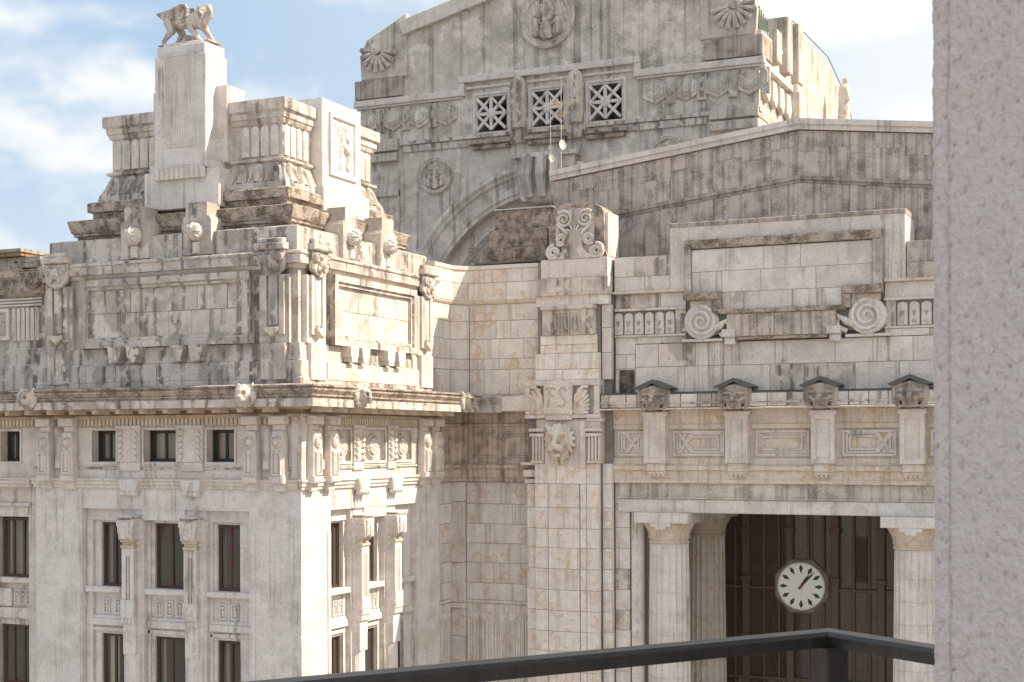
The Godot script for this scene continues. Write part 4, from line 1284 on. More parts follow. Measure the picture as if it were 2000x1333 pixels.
	pts.append_array([4.98, 31.3])
	slab(pv(pts), -1.9, -0.32, 0.05)
	var ac = part("acroterion", p, M.lichen, fr)
	slab(pv([5.32, 31.0, 7.32, 31.0, 7.32, 33.02, 6.9, 33.3, 6.3, 33.38, 5.7, 33.3, 5.32, 33.02]), -0.4, -0.26, 0.03)
	part("carved_ground", ac, M.streak2)
	scroll(5.78, 32.82, 0.42, PI * 0.75, -0.2, -1.0)
	scroll(6.90, 32.82, 0.42, PI * 0.25, -0.2, 1.0)
	scroll(5.62, 31.86, 0.30, PI * 1.25, -0.2, 1.0)
	scroll(7.06, 31.86, 0.30, -PI * 0.25, -0.2, -1.0)
	scroll(5.25, 31.22, 0.36, PI * 0.5, -0.2, 1.0, 0.12)
	scroll(7.45, 31.22, 0.36, PI * 0.5, -0.2, -1.0, 0.12)
	tube([Vector3(5.45, 32.6, -0.2), Vector3(5.9, 32.2, -0.15), Vector3(6.1, 31.9, -0.15)], 0.09, 6)
	tube([Vector3(7.25, 32.6, -0.2), Vector3(6.8, 32.2, -0.15), Vector3(6.6, 31.9, -0.15)], 0.09, 6)
	for i in 5:
		var a = PI * (0.18 + 0.16 * i)
		tube([Vector3(6.34, 32.05, -0.2), Vector3(6.34 + cos(a) * 0.5, 32.05 + sin(a) * 0.55, -0.14)], 0.10, 6, 0.04)
	part("carved_scroll", ac, M.fair2)
	slab(pv([5.0, 30.88, 7.7, 30.88, 7.5, 30.98, 7.05, 31.12, 6.8, 31.4, 6.78, 31.9, 6.6, 32.18, 6.34, 32.25, 6.08, 32.18, 5.9, 31.9, 5.88, 31.4, 5.62, 31.12, 5.2, 30.98]), -0.3, -0.02, 0.08)
	part("carved_shell", ac, M.streak2)
	bx(7.62, 31.0, -1.9, 7.98, 33.1, -0.5, 0.03)
	part("flank", ac, M.fair)

func fluted_column(parent: Node, x: float, z: float, y0: float, y1: float, r0: float, r1: float, mat: Material, capital := true) -> Node3D:
	var root = Node3D.new()
	root.name = "column"
	parent.add_child(root, true)
	root.position = Vector3(x, 0, z)
	var n = 80
	var ys = []
	var y = y0
	while y < y1 - 0.3:
		ys.append(y)
		y += 1.02
	ys.append(y1)
	for d in ys.size() - 1:
		var a: float = ys[d] + 0.006
		var b: float = ys[d + 1] - 0.006
		var ra = lerpf(r0, r1, (a - y0) / (y1 - y0))
		var rb = lerpf(r0, r1, (b - y0) / (y1 - y0))
		for k in n:
			var f = func(i: int, r: float) -> Vector3:
				var an = TAU * i / n
				var q: float = [0.0, 0.045, 0.06, 0.045][i % 4]
				return Vector3(sin(an), 0, cos(an)) * (r - q)
			var p0: Vector3 = f.call(k, ra)
			var p1: Vector3 = f.call(k + 1, ra)
			var q0: Vector3 = f.call(k, rb)
			var q1: Vector3 = f.call(k + 1, rb)
			quad(p0 + v3(0, a, 0), p1 + v3(0, a, 0), q1 + v3(0, b, 0), q0 + v3(0, b, 0))
			quad(q0 + v3(0, b, 0), q1 + v3(0, b, 0), q1 * 0.96 + v3(0, b + 0.003, 0), q0 * 0.96 + v3(0, b + 0.003, 0))
		lathe([Vector2(ra * 0.93, a - 0.012), Vector2(ra * 0.93, a + 0.02)], 20)
		part("drum", root, mat)
	if capital:
		lathe([Vector2(r1 + 0.0, y1), Vector2(r1 + 0.05, y1 + 0.03), Vector2(r1 + 0.05, y1 + 0.10), Vector2(r1, y1 + 0.13), Vector2(r1 + 0.02, y1 + 0.22), Vector2(r1 + 0.07, y1 + 0.25), Vector2(r1 + 0.07, y1 + 0.33), Vector2(r1 + 0.05, y1 + 0.36), Vector2(r1 + 0.12, y1 + 0.62), Vector2(r1 + 0.30, y1 + 0.92), Vector2(r1 + 0.33, y1 + 1.0), Vector2(0.0, y1 + 1.0)], 32)
		var cp = part("capital", root, M.tan)
		var h = r1 + 0.40
		bx(-h, y1 + 1.0, -h, h, y1 + 1.5, h, 0.03)
		slab(pv([-0.50, y1 + 1.01, -0.50, y1 + 0.84, -0.30, y1 + 0.84, -0.22, y1 + 0.70, 0.22, y1 + 0.70, 0.30, y1 + 0.84, 0.50, y1 + 0.84, 0.50, y1 + 1.01]), 0.2, h + 0.02, 0.02)
		part("abacus", cp, M.fair)
	return root

func portico() -> void:
	var p = thing("gabled_portico", "shaded gabled portico with bracketed frieze, scroll panel and fluted columns", "building", Vector3(16.4, 0, -15.2))
	var fr = Transform3D(Basis.IDENTITY, Vector3(-16.4, 0, 0))    # u is world x, w is measured from z = -15.2
	# antae left of the first column
	courses(p, fr, 8.12, 8.86, [9.0, 9.9, 10.9, 11.9, 12.9, 13.85, 14.85, 15.85, 16.85, 17.85, 19.0, 20.0], -0.10, 0.5, 2.0, M.blocks_gable)
	lathe([Vector2(0.42, 9.0), Vector2(0.42, 18.6)], 20, Vector3(9.0, 0, -0.62), -0.2, PI * 0.9)
	part("quarter_column", p, M.fair, fr, true)
	bx(7.6, 0, -8.0, 8.86, 20.0, -0.62)
	part("side_wall", p, M.fair2, fr)
	# lintel with worn carved band
	bx(8.30, 18.62, -1.6, 30.0, 19.26, 0.02, 0.03)
	part("lintel", p, M.fair, fr)
	bx(8.28, 19.27, -1.6, 30.0, 19.36, 0.10, 0.02)
	bx(8.36, 19.36, -1.6, 30.0, 20.0, 0.0)
	part("worn_band", p, M.hallstone, fr)
	# architrave and frieze
	var path = [Vector2(7.7 - 16.4, 0.0), Vector2(30.0 - 16.4, 0.0)]
	mould(path, [Vector2(-1.5, 20.0), Vector2(0.18, 20.02), Vector2(0.18, 20.20), Vector2(0.12, 20.22), Vector2(0.12, 20.60), Vector2(0.26, 20.66), Vector2(0.26, 20.84), Vector2(0.06, 20.92), Vector2(0.02, 21.20), Vector2(-0.08, 21.24), Vector2(-0.08, 22.55), Vector2(0.06, 22.60), Vector2(0.10, 22.80), Vector2(0.04, 22.84), Vector2(0.10, 23.3), Vector2(0.14, 23.5), Vector2(-1.5, 23.5)])
	part("entablature", p, M.tan)
	var br = [10.35, 14.33, 18.33, 22.27, 26.25]
	for c in br:
		bx(c - 0.53, 20.98, -0.1, c + 0.53, 23.20, 0.48, 0.03)
		bx(c - 0.62, 23.20, -0.1, c + 0.62, 23.42, 0.62, 0.04)
		var b = part("bracket", p, M.fair2, fr)
		framed(c - 0.53, 20.98, c + 0.53, 23.20, [Vector2(0.0, 0.44), Vector2(0.0, 0.56), Vector2(0.20, 0.56), Vector2(0.23, 0.49)])
		part("bracket_frame", b, M.fair2)
		bx(c - 0.46, 20.60, 0.0, c + 0.46, 20.98, 0.42, 0.03)
		bx(c - 0.44, 20.46, 0.0, c + 0.44, 20.60, 0.32, 0.02)
		for i in 4: bx(c - 0.40 + i * 0.21, 20.36, 0.0, c - 0.24 + i * 0.21, 20.46, 0.30, 0.02)
		part("guttae", b, M.ochre)
	var pan = [[8.3, 9.62, 0], [11.1, 13.6, 1], [15.1, 17.6, 2], [19.1, 21.5, 3], [23.0, 25.5, 0]]
	for q in pan:
		framed(q[0], 21.32, q[1], 22.50, [Vector2(0.0, -0.08), Vector2(0.0, 0.0), Vector2(0.10, 0.0), Vector2(0.12, -0.07)])
		part("panel_frame", p, M.fair2, fr)
		if q[2] != 2: fret(p, fr, q[0] + 0.2, q[1] - 0.15, 21.48, 22.34, -0.05, M.fair2, (q[0] + 0.62) if q[2] == 1 else (q[1] - 0.55))
		else:
			framed(q[0] + 0.3, 21.58, q[1] - 0.3, 22.24, [Vector2(0.0, -0.08), Vector2(0.0, -0.01), Vector2(0.08, -0.01), Vector2(0.1, -0.07)])
			part("panel_frame", p, M.fair2, fr)
	# cornice in blocks, with masks under lead hoods
	mould(path, [Vector2(-0.4, 23.5), Vector2(0.88, 23.52), Vector2(0.92, 23.50), Vector2(0.92, 23.58), Vector2(-0.4, 23.60)])
	part("cornice_bed", p, M.tan)
	var mk = [10.42, 14.34, 18.32, 22.25, 26.2]
	courses(p, fr, 7.75, 9.86, [23.6, 24.24], 0.88, 0.8, 1.3, [M.fair2, M.streak2], "cornice_block", 0.03)
	for i in 4: courses(p, fr, mk[i] + 0.58, mk[i + 1] - 0.58, [23.6, 24.24], 0.88, 0.8, 0.75, [M.fair, M.fair2, M.streak, M.crust], "cornice_block", 0.03)
	bx(7.75, 23.78, 0.5, 30.0, 23.84, 0.94)
	part("fillet", p, M.streak2, fr)
	bx(7.7, 24.24, -0.3, 30.0, 24.30, 0.86)
	part("lead_flashing", p, M.lead, fr)
	for c in mk:
		bx(c - 0.62, 23.56, 0.0, c + 0.62, 24.52, 0.66, 0.05)
		var m = part("mask_block", p, M.crust, fr)
		inst(mesh_mask, "mask", m, M.crust, Transform3D(Basis.from_scale(Vector3(1.45, 1.05, 1.15)), Vector3(c, 24.00, 0.70)))
		slab(pv([c - 0.92, 24.54, c - 0.92, 24.48, c - 0.60, 24.46, c, 24.74, c + 0.60, 24.46, c + 0.92, 24.48, c + 0.92, 24.54, c, 24.92]), -0.3, 1.12, 0.0)
		part("lead_hood", m, M.lead)
	# attic: core, base courses, string, niches
	bx(7.7, 24.2, -3.2, 30.0, 30.6, -0.12)
	part("attic_core", p, M.mortar, fr)
	courses(p, fr, 9.25, 23.9, [24.34, 25.56, 26.66], 0.06, 0.2, 2.2, M.blocks_gable, "stone_block", 0.014)
	courses(p, fr, 8.2, 9.23, [24.34, 25.5, 26.2, 26.85], 0.0, 0.2, 0.9, M.blocks_gable)
	courses(p, fr, 23.92, 30.0, [24.34, 25.56, 26.66], 0.04, 0.2, 2.2, M.blocks_gable)
	for sgn in [[8.18, 11.75], [21.0, 30.0]]:
		var a: float = sgn[0]
		var b: float = sgn[1]
		courses(p, fr, a, b, [26.68, 27.02], -0.02, 0.2, 2.0, M.blocks_gable)
		courses(p, fr, a, b, [28.40, 29.10], -0.04, 0.2, 2.0, M.blocks_gable)
		if a < 10.0: courses(p, fr, a, 11.0, [29.24, 29.92, 30.88], 0.08, 0.3, 1.6, M.blocks_gable)
		else: courses(p, fr, 21.97, 30.0, [29.24, 29.95, 30.88], 0.08, 0.3, 2.0, M.blocks_crust)
		bx(a, 29.10, -0.2, b, 29.24, 0.20, 0.02)
		part("drip_moulding", p, M.tan, fr)
		bx(a, 28.28, -0.2, b, 28.40, 0.10, 0.02)
		bx(a, 27.02, -0.2, b, 27.12, 0.06, 0.02)
		part("string_course", p, M.fair2, fr)
	for i in 6: niche(p, fr, 8.35 + i * 0.52)
	for i in 5: niche(p, fr, 21.78 + i * 0.52)
	for s in [[8.18, 8.2], [11.22, 11.75], [21.05, 21.5]]:
		bx(s[0], 27.1, -0.2, s[1], 28.3, -0.02, 0.02)
		part("pilaster_block", p, M.streak2, fr)
	# great panel: outer step, frame, slabs
	slab(pv([11.02, 29.2, 21.95, 29.2, 21.95, 32.30, 11.02, 32.30]), -2.4, 0.16, 0.03)
	part("panel_backing", p, M.blocks_gable[1], fr)
	bx(11.0, 32.12, -2.4, 21.97, 32.34, 0.20, 0.03)
	part("panel_coping", p, M.crust, fr)
	bx(11.82, 31.04, -0.1, 20.95, 31.46, 0.46, 0.03)
	part("panel_frame", p, M.lichen, fr)
	bx(11.82, 28.99, -0.1, 12.13, 31.04, 0.455, 0.03)
	part("panel_frame", p, M.streak2, fr)
	bx(20.56, 28.99, -0.1, 20.95, 31.04, 0.455, 0.03)
	part("panel_frame", p, M.streak, fr)
	bx(12.1, 27.0, -0.1, 20.6, 31.05, 0.22)
	part("panel_core", p, M.mortar, fr)
	courses(p, fr, 12.15, 20.55, [28.05, 28.95, 29.95, 31.0], 0.32, 0.1, 2.1, M.blocks_gable, "panel_slab", 0.012)
	bx(11.80, 28.62, 0.0, 13.62, 29.0, 0.62, 0.03)
	bx(13.16, 27.98, 0.0, 13.62, 28.62, 0.58, 0.03)
	bx(19.2, 28.62, 0.0, 20.98, 29.0, 0.62, 0.03)
	bx(19.2, 27.98, 0.0, 19.6, 28.62, 0.58, 0.03)
	bx(13.4, 27.92, 0.0, 19.4, 28.14, 0.56, 0.03)
	part("panel_sill", p, M.lichen, fr)
	courses(p, fr, 13.85, 18.95, [26.86, 27.92], 0.46, 0.5, 2.0, M.blocks_crust, "plinth_block")
	bx(14.3, 26.70, 0.0, 18.5, 26.86, 0.42, 0.03)
	part("plinth_moulding", p, M.lichen, fr)
	for c in [[13.95, 26.85], [18.82, 26.85]]:
		bx(c[0] - 0.32, c[1], 0.0, c[0] + 0.32, c[1] + 0.36, 0.54, 0.04)
		bx(c[0] - 0.22, c[1] - 0.34, 0.0, c[0] + 0.28, c[1], 0.40, 0.04)
		part("corner_block", p, M.fair, fr)
	# scrolls either side
	for s in [-1.0, 1.0]:
		var c = 12.62 if s < 0 else 20.30
		boss([Vector2(0.84, -0.1), Vector2(0.84, 0.34), Vector2(0.78, 0.40), Vector2(0.0, 0.40)], 26, c, 27.62)
		var vl = part("volute", p, M.fair, fr)
		scroll(c, 27.62, 0.72, PI * 0.5, 0.42, s, 0.11, 2.3)
		part("scroll_band", vl, M.fair)
		tube([Vector3(c - s * 0.62, 27.30, 0.3), Vector3(c - s * 0.95, 27.42, 0.4), Vector3(c - s * 1.25, 27.62, 0.4), Vector3(c - s * 1.32, 27.16, 0.35), Vector3(c - s * 0.9, 26.95, 0.3)], 0.20, 8, 0.12)
		part("carved_leaf", vl, M.fair2)
		bx(c - 0.55, 28.3, 0.0, c + 0.55, 28.62, 0.36, 0.04)
		part("volute_cap", vl, M.tan)
		bx(c - 1.0, 26.68, 0.0, c + 1.0, 26.82, 0.30, 0.03)
		part("volute_base", vl, M.fair)
	bx(8.42, 24.36, 0.02, 9.18, 25.45, 0.06)
	part("vent_grille", p, M.black, fr)
	# gable wall set back, coping, raking string, in upright slabs
	var gz = -3.3
	var gab = func(u: float) -> float: return 37.0 - 0.118 * absf(u - 16.4)
	slab(pv([3.6, 29.0, 29.2, 29.0, 29.2, 35.45, 16.4, 36.96, 3.6, 35.45]), gz - 4.0, gz - 0.10, 0.0)
	part("gable_core", p, M.mortar, fr)
	var u = 3.62
	var odd = 0
	while u < 29.1:
		var l = rng.randf_range(1.0, 1.5)
		if u + l > 28.4: l = 29.18 - u
		var t0: float = gab.call(u) - 0.04
		var t1: float = gab.call(u + l) - 0.04
		var tm = maxf(t0, t1) if u < 16.4 and u + l > 16.4 else 0.0
		var rows = [0.0, 1.0 if odd % 2 == 0 else 0.72, 2.28]
		for k in 2:
			var top = pv([u + 0.004, t0 - rows[k + 1] + 0.009, u + l - 0.004, t1 - rows[k + 1] + 0.009, u + l - 0.004, t1 - rows[k], u + 0.004, t0 - rows[k]])
			slab(top, gz - 0.1, gz + rng.randf_range(-0.005, 0.005), 0.006)
			part("gable_slab", p, M.blocks_crust[rng.randi() % 5], fr)
		slab(pv([u + 0.004, 30.8, u + l - 0.004, 30.8, u + l - 0.004, t1 - 2.5, u + 0.004, t0 - 2.5]), gz - 0.1, gz + rng.randf_range(-0.005, 0.005), 0.006)
		part("gable_slab", p, M.blocks_crust[rng.randi() % 5], fr)
		u += l
		odd += 1
	var rake = func(dy: float, h: float, w0: float, w1: float) -> void:
		slab(pv([3.5, 35.48 + dy, 16.4, 37.0 + dy, 29.3, 35.48 + dy, 29.3, 35.48 + dy + h, 16.4, 37.0 + dy + h, 3.5, 35.48 + dy + h]), gz + w0, gz + w1, 0.03)
	rake.call(0.0, 0.24, -4.2, 0.16)
	rake.call(0.24, 0.26, -4.2, 0.26)
	part("coping", p, M.fair, fr)
	rake.call(-2.55, 0.14, -0.1, 0.06)
	rake.call(-2.41, 0.18, -0.1, 0.16)
	part("raking_string", p, M.crust, fr)
	# roof behind the gable and the hidden end walls
	for s in [-1.0, 1.0]:
		var xe = 16.4 + s * 12.9
		quad(Vector3(16.4, 37.2, gz - 4.0), Vector3(xe, 35.7, gz - 4.0), Vector3(xe, 35.7, gz - 24.0), Vector3(16.4, 37.2, gz - 24.0))
		quad(Vector3(xe, 20, gz - 4.0), Vector3(xe, 20, gz - 24.0), Vector3(xe, 35.7, gz - 24.0), Vector3(xe, 35.7, gz - 4.0))
	part("roof", p, M.lead, fr)
	# the hall behind the columns: a glazed bronze screen, its panes browned for the shade, and a deep stone room behind it
	bx(7.6, 19.3, -22.0, 30.2, 20.0, -1.62)
	part("ceiling", p, M.fair2, fr)
	bx(29.0, 0, -22.0, 30.0, 20.0, 0.0)
	part("side_wall", p, M.fair2, fr)
	bx(7.6, 0, -22.6, 30.2, 20.0, -22.0)
	part("back_wall", p, M.fair2, fr)
	bx(7.6, 4.0, -22.0, 30.2, 4.6, 0.6)
	part("podium", p, M.ground, fr)
	bx(7.6, 0, -22.0, 8.0, 20.0, -8.0)
	part("side_wall", p, M.fair2, fr)
	var sx = 9.0
	var px = 8.86
	var sn = 0
	while sx < 29.0:
		var broad = sn % 3 == 1
		var hw = 0.20 if broad else 0.07
		bx(sx - hw, 4.6, -10.2, sx + hw, 19.3, -9.7 if broad else -9.85, 0.03)
		var mu = part("mullion", p, M.bronze, fr)
		if broad:
			for y in [8.0, 11.5, 14.6, 17.2]:
				bx(sx - 0.26, y, -10.0, sx + 0.26, y + 0.28, -9.6, 0.03)
				part("mullion_band", mu, M.bronze)
		# panes hang a little out of true, as old plate glass does
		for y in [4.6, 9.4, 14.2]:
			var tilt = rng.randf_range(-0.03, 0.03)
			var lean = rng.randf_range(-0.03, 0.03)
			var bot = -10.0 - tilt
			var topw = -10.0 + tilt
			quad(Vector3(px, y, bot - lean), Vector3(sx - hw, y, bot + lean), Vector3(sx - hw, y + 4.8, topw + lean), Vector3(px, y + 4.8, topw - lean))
			part("pane", mu, M.pane_shade)
		px = sx + hw
		sx += [0.62, 0.95, 0.8][sn % 3]
		sn += 1
	for y in [9.35, 14.15, 18.2]:
		bx(8.0, y, -10.1, 29.0, y + 0.16, -9.8, 0.02)
		part("transom", p, M.bronze, fr)
	fluted_column(p, 10.68 - 16.4, -7.0, 4.6, 17.1, 1.05, 0.92, M.ochre)
	fluted_column(p, 22.2 - 16.4, -7.0, 4.6, 17.1, 1.05, 0.92, M.ochre)
	for c in [10.62, 22.20]:
		fluted_column(p, c - 16.4, -0.85, 4.6, 17.12, 1.10, 0.94, M.fair)

func niche(p: Node, fr: Transform3D, c: float) -> void:
	var pts = [c - 0.22, 27.14, c + 0.22, 27.14, c + 0.22, 28.08, c + 0.14, 28.18, c, 28.22, c - 0.14, 28.18, c - 0.22, 28.08]
	slab(pv(pts), -0.12, 0.0, 0.05)
	var o = part("carved_tongue", p, M.fair, fr)
	boss([Vector2(0.10, 0.0), Vector2(0.08, 0.05), Vector2(0.0, 0.07)], 8, c, 27.34)
	part("drop", o, M.streak2)
	slab(pv([c - 0.10, 27.78, c, 27.54, c + 0.10, 27.78]), -0.05, 0.05, 0.02)
	part("dart", o, M.crust)

func hall() -> void:
	var p = thing("station_hall", "tall weathered arched hall front with medallions rising behind the gabled portico", "building", Vector3(-9.0, 0, -48.0))
	var fr = FRONT                                 # u is measured from x = -9
	var R = 10.3
	var cy = 30.2
	# wall with the arched opening
	var pts = [-15.84, 10.0, -15.84, 45.3, 15.84, 45.3, 15.84, 10.0, R, 10.0]
	for i in 41:
		var a = PI * i / 40.0
		pts.append(cos(a) * R)
		pts.append(cy + sin(a) * R)
	pts.append_array([-R, 10.0])
	slab(pv(pts), -2.5, 0.0)
	var u0 = -15.84
	for k in 4:
		var c = -4.52 + 4.55 * k
		var u1 = c - 1.22 if k < 3 else 15.84
		bx(u0, 45.3, -2.5, u1, 47.9, 0.0)
		u0 = c + 1.22
	slab(pv([-15.84, 47.9, 15.84, 47.9, 15.84, 50.0, 11.9, 53.4, 0.0, 56.2, -11.9, 53.4, -15.84, 50.0]), -2.5, 0.0)
	part("wall", p, M.patchy, fr)
	archband(0, cy, PI, 0, 48, [Vector2(12.5, 0.0), Vector2(12.5, 0.35), Vector2(12.15, 0.45), Vector2(11.9, 0.30), Vector2(11.75, 0.30), Vector2(11.6, 0.15), Vector2(10.55, 0.15), Vector2(10.45, 0.05), Vector2(10.2, 0.05), Vector2(10.2, -0.9)])
	part("archivolt", p, M.hallstone, fr)
	archband(0, cy, PI, 0, 48, [Vector2(10.3, -0.9), Vector2(9.5, -0.9), Vector2(9.4, -0.8), Vector2(9.2, -0.8), Vector2(9.2, -1.9)])
	part("inner_arch", p, M.fair2, fr)
	quad(Vector3(-10.3, 10, -1.9), Vector3(10.3, 10, -1.9), Vector3(10.3, 41, -1.9), Vector3(-10.3, 41, -1.9))
	part("lunette_wall", p, M.fair, fr)
	# keystone
	slab(pv([-1.9, 39.7, 1.9, 39.7, 2.45, 43.0, -2.45, 43.0]), -0.5, 0.7, 0.06)
	var ks = part("keystone", p, M.hallstone, fr)
	for c in [-1.35, -0.15, 1.0]: tube([Vector3(c, 42.8, 0.75), Vector3(c * 0.95, 41.6, 1.15), Vector3(c * 0.85, 40.0, 0.8)], 0.50, 8, 0.32)
	bx(-2.6, 42.9, -0.3, 2.6, 43.25, 0.95, 0.04)
	part("keystone_scroll", ks, M.hallstone)
	# corner piers and bands
	for s in [-1.0, 1.0]:
		for b in [[10.0, 40.6, 0.25], [40.6, 43.0, 0.18], [43.7, 44.3, 0.55], [44.5, 45.4, 0.45], [41.0, 41.5, 0.4]]:
			bx(s * 12.4, b[0], -2.4, s * 15.9, b[1], b[2], 0.03)
			part("corner_band", p, M.hallstone, fr)
	bx(-16.0, 44.85, -0.3, 16.0, 45.15, 0.24, 0.04)
	part("string_course", p, M.streak2, fr)
	# the two small roundels and the great one
	var group_ = [[0.0, 0.50, 0.0, 0.55, 0.115, 0.10, 0.22], [0.0, 0.36, 0.0, 0.08, 0.18, 0.15, 0.20], [0.0, 0.08, 0.0, -0.62, 0.16, 0.25, 0.17], [-0.15, 0.30, -0.30, 0.04, 0.08, 0.06, 0.17], [0.15, 0.30, 0.20, 0.06, 0.08, 0.06, 0.18], [0.19, 0.24, 0.19, 0.26, 0.08, 0.07, 0.27], [0.18, 0.12, 0.12, -0.08, 0.09, 0.08, 0.25],
		[-0.38, 0.10, -0.38, 0.13, 0.09, 0.08, 0.20], [-0.38, -0.04, -0.36, -0.50, 0.12, 0.15, 0.16], [-0.30, -0.1, -0.18, -0.2, 0.05, 0.05, 0.17], [0.40, 0.06, 0.40, 0.09, 0.09, 0.08, 0.20], [0.40, -0.08, 0.37, -0.52, 0.12, 0.15, 0.16], [0.31, -0.12, 0.2, -0.24, 0.05, 0.05, 0.17], [-0.16, -0.42, -0.16, -0.60, 0.08, 0.09, 0.20], [-0.16, -0.30, -0.16, -0.28, 0.07, 0.06, 0.22]]
	for q in [[-9.25, 42.36, 1.42], [9.25, 42.36, 1.42], [0.0, 53.2, 2.2]]:
		var cu: float = q[0]
		var cv: float = q[1]
		var r: float = q[2]
		boss([Vector2(r, 0.0), Vector2(r, 0.22), Vector2(r * 0.93, 0.27), Vector2(r * 0.86, 0.20), Vector2(r * 0.80, 0.24), Vector2(r * 0.75, 0.10), Vector2(0.0, 0.06)], 36, cu, cv)
		var ro = part("roundel", p, M.hallstone, fr)
		var fig = func(a: float, b: float) -> float:
			var x = (a - cu) / r
			var y = (b - cv) / r
			if x * x + y * y > 0.52: return 0.0
			return r * limbs(x, y, group_) + 0.012 * r * sin(x * 40.0 + y * 9.0)
		relief(cu - r * 0.74, cv - r * 0.74, cu + r * 0.74, cv + r * 0.74, 44, 44, 0.10, fig)
		part("carved_figures", ro, M.streak2)
	# frieze: cornice moulding stepping up over the three grilles
	for s in [-1.0, 1.0]:
		bx(s * 6.9, 48.12, -0.2, s * 16.3, 48.62, 0.36, 0.05)
		bx(s * 6.9, 47.96, -0.2, s * 16.1, 48.12, 0.22, 0.03)
		bx(s * 6.75, 48.12, -0.2, s * 7.25, 49.1, 0.30, 0.04)
		part("cornice", p, M.fair2, fr)
	bx(-7.2, 49.1, -0.2, 7.2, 49.6, 0.34, 0.05)
	bx(-6.7, 48.6, -0.2, 6.7, 48.8, 0.14, 0.03)
	part("cornice", p, M.fair2, fr)
	for s in [-1.0, 1.0]:
		bx(s * 12.0, 48.7, -2.4, s * 16.2, 50.15, 0.35, 0.05)
		part("corner_plinth", p, M.crust, fr)
		# shell blocks at the corners
		slab(pv([s * 11.7, 50.2, s * 15.7, 50.2, s * 15.8, 52.0, s * 15.2, 53.3, s * 11.7, 55.0]), -2.2, 0.20, 0.06)
		var sb = part("shell_block", p, M.hallstone, fr)
		for i in 9:
			var a = PI * (0.95 + 0.125 * i) if s < 0 else PI * (1.05 + 0.125 * i)
			var c0 = Vector3(s * 14.1, 52.3, 0.2)
			tube([c0 + Vector3(cos(a) * 0.35, sin(a) * 0.35, 0.12), c0 + Vector3(cos(a) * 1.0, sin(a) * 1.0, 0.22), c0 + Vector3(cos(a) * 1.55, sin(a) * 1.55, 0.05)], 0.12, 6, 0.22)
		boss([Vector2(0.5, 0.2), Vector2(0.45, 0.5), Vector2(0.0, 0.7)], 12, s * 14.3, 52.5)
		part("carved_shell", sb, M.hallstone)
	for s in [-1.0, 1.0]:
		slab(pv([s * 11.9, 53.3, 0.0, 56.2, 0.0, 57.3, s * 12.3, 54.4]), -2.6, 0.45, 0.05)
		part("gable_coping", p, M.fair2, fr)
	# star grilles
	for k in 3:
		var c = -4.52 + 4.55 * k
		framed(c - 1.55, 44.95, c + 1.55, 48.25, [Vector2(0, 0.0), Vector2(0, 0.14), Vector2(0.18, 0.14), Vector2(0.22, 0.05), Vector2(0.34, 0.05)])
		var gr = part("window_surround", p, M.fair2, fr)
		var ctr = Vector3(c, 46.60, 0.16)
		for i in 8:
			var a = TAU * i / 8.0
			var l = 1.2 / maxf(absf(cos(a)), absf(sin(a)))
			var d = Vector3(cos(a), sin(a), 0)
			var nn = Vector3(-sin(a), cos(a), 0)
			var w0 = 0.12
			var w1 = 0.10
			for z2 in [0.10]:
				quad(ctr + d * 0.3 - nn * w0 + Vector3(0, 0, z2), ctr + d * l - nn * w1 + Vector3(0, 0, z2), ctr + d * l + nn * w1 + Vector3(0, 0, z2), ctr + d * 0.3 + nn * w0 + Vector3(0, 0, z2))
			for sd in [-1.0, 1.0]: quad(ctr + d * 0.3 + nn * w0 * sd - Vector3(0, 0, 0.1), ctr + d * l + nn * w1 * sd - Vector3(0, 0, 0.1), ctr + d * l + nn * w1 * sd + Vector3(0, 0, 0.1), ctr + d * 0.3 + nn * w0 * sd + Vector3(0, 0, 0.1))
			part("grille_bar", gr, M.fair)
		for i in 4:
			var p0 = Vector3([1.2, 0.0, -1.2, 0.0][i], [0.0, 1.2, 0.0, -1.2][i], 0)
			var p1 = Vector3([0.0, -1.2, 0.0, 1.2][i], [1.2, 0.0, -1.2, 0.0][i], 0)
			tube([ctr + p0 + Vector3(0, 0, 0.02), ctr + p1 + Vector3(0, 0, 0.02)], 0.11, 4)
			part("grille_bar", gr, M.fair)
		boss([Vector2(0.36, 0.0), Vector2(0.36, 0.30), Vector2(0.26, 0.34), Vector2(0.0, 0.34)], 16, c, 46.6)
		part("grille_hub", gr, M.fair)
		bx(c - 1.7, 44.3, 0.0, c + 1.7, 44.62, 0.62, 0.06)
		bx(c - 1.5, 43.95, 0.0, c + 1.5, 44.3, 0.40, 0.05)
		part("ledge", p, M.lichen, fr)
	for c in [-2.24, 2.30, -6.9, 6.9]:
		if absf(c) < 5.0:
			bx(c - 0.72, 44.2, 0.0, c + 0.72, 46.0, 0.30, 0.05)
			bx(c - 0.62, 46.0, 0.0, c + 0.62, 48.6, 0.42, 0.05)
			lathe([Vector2(0.0, 45.2), Vector2(0.55, 45.25), Vector2(0.62, 45.7), Vector2(0.6, 48.5), Vector2(0.5, 48.9), Vector2(0.0, 49.2)], 14, Vector3(c, 0, 0.3), -PI / 2.0, PI / 2.0)
			for i in 5: bx(c - 0.5 + i * 0.21, 46.0, 0.5, c - 0.38 + i * 0.21, 48.4, 0.98 - 0.12 * absf(i - 2), 0.03)
			part("fluted_console", p, M.streak2, fr)
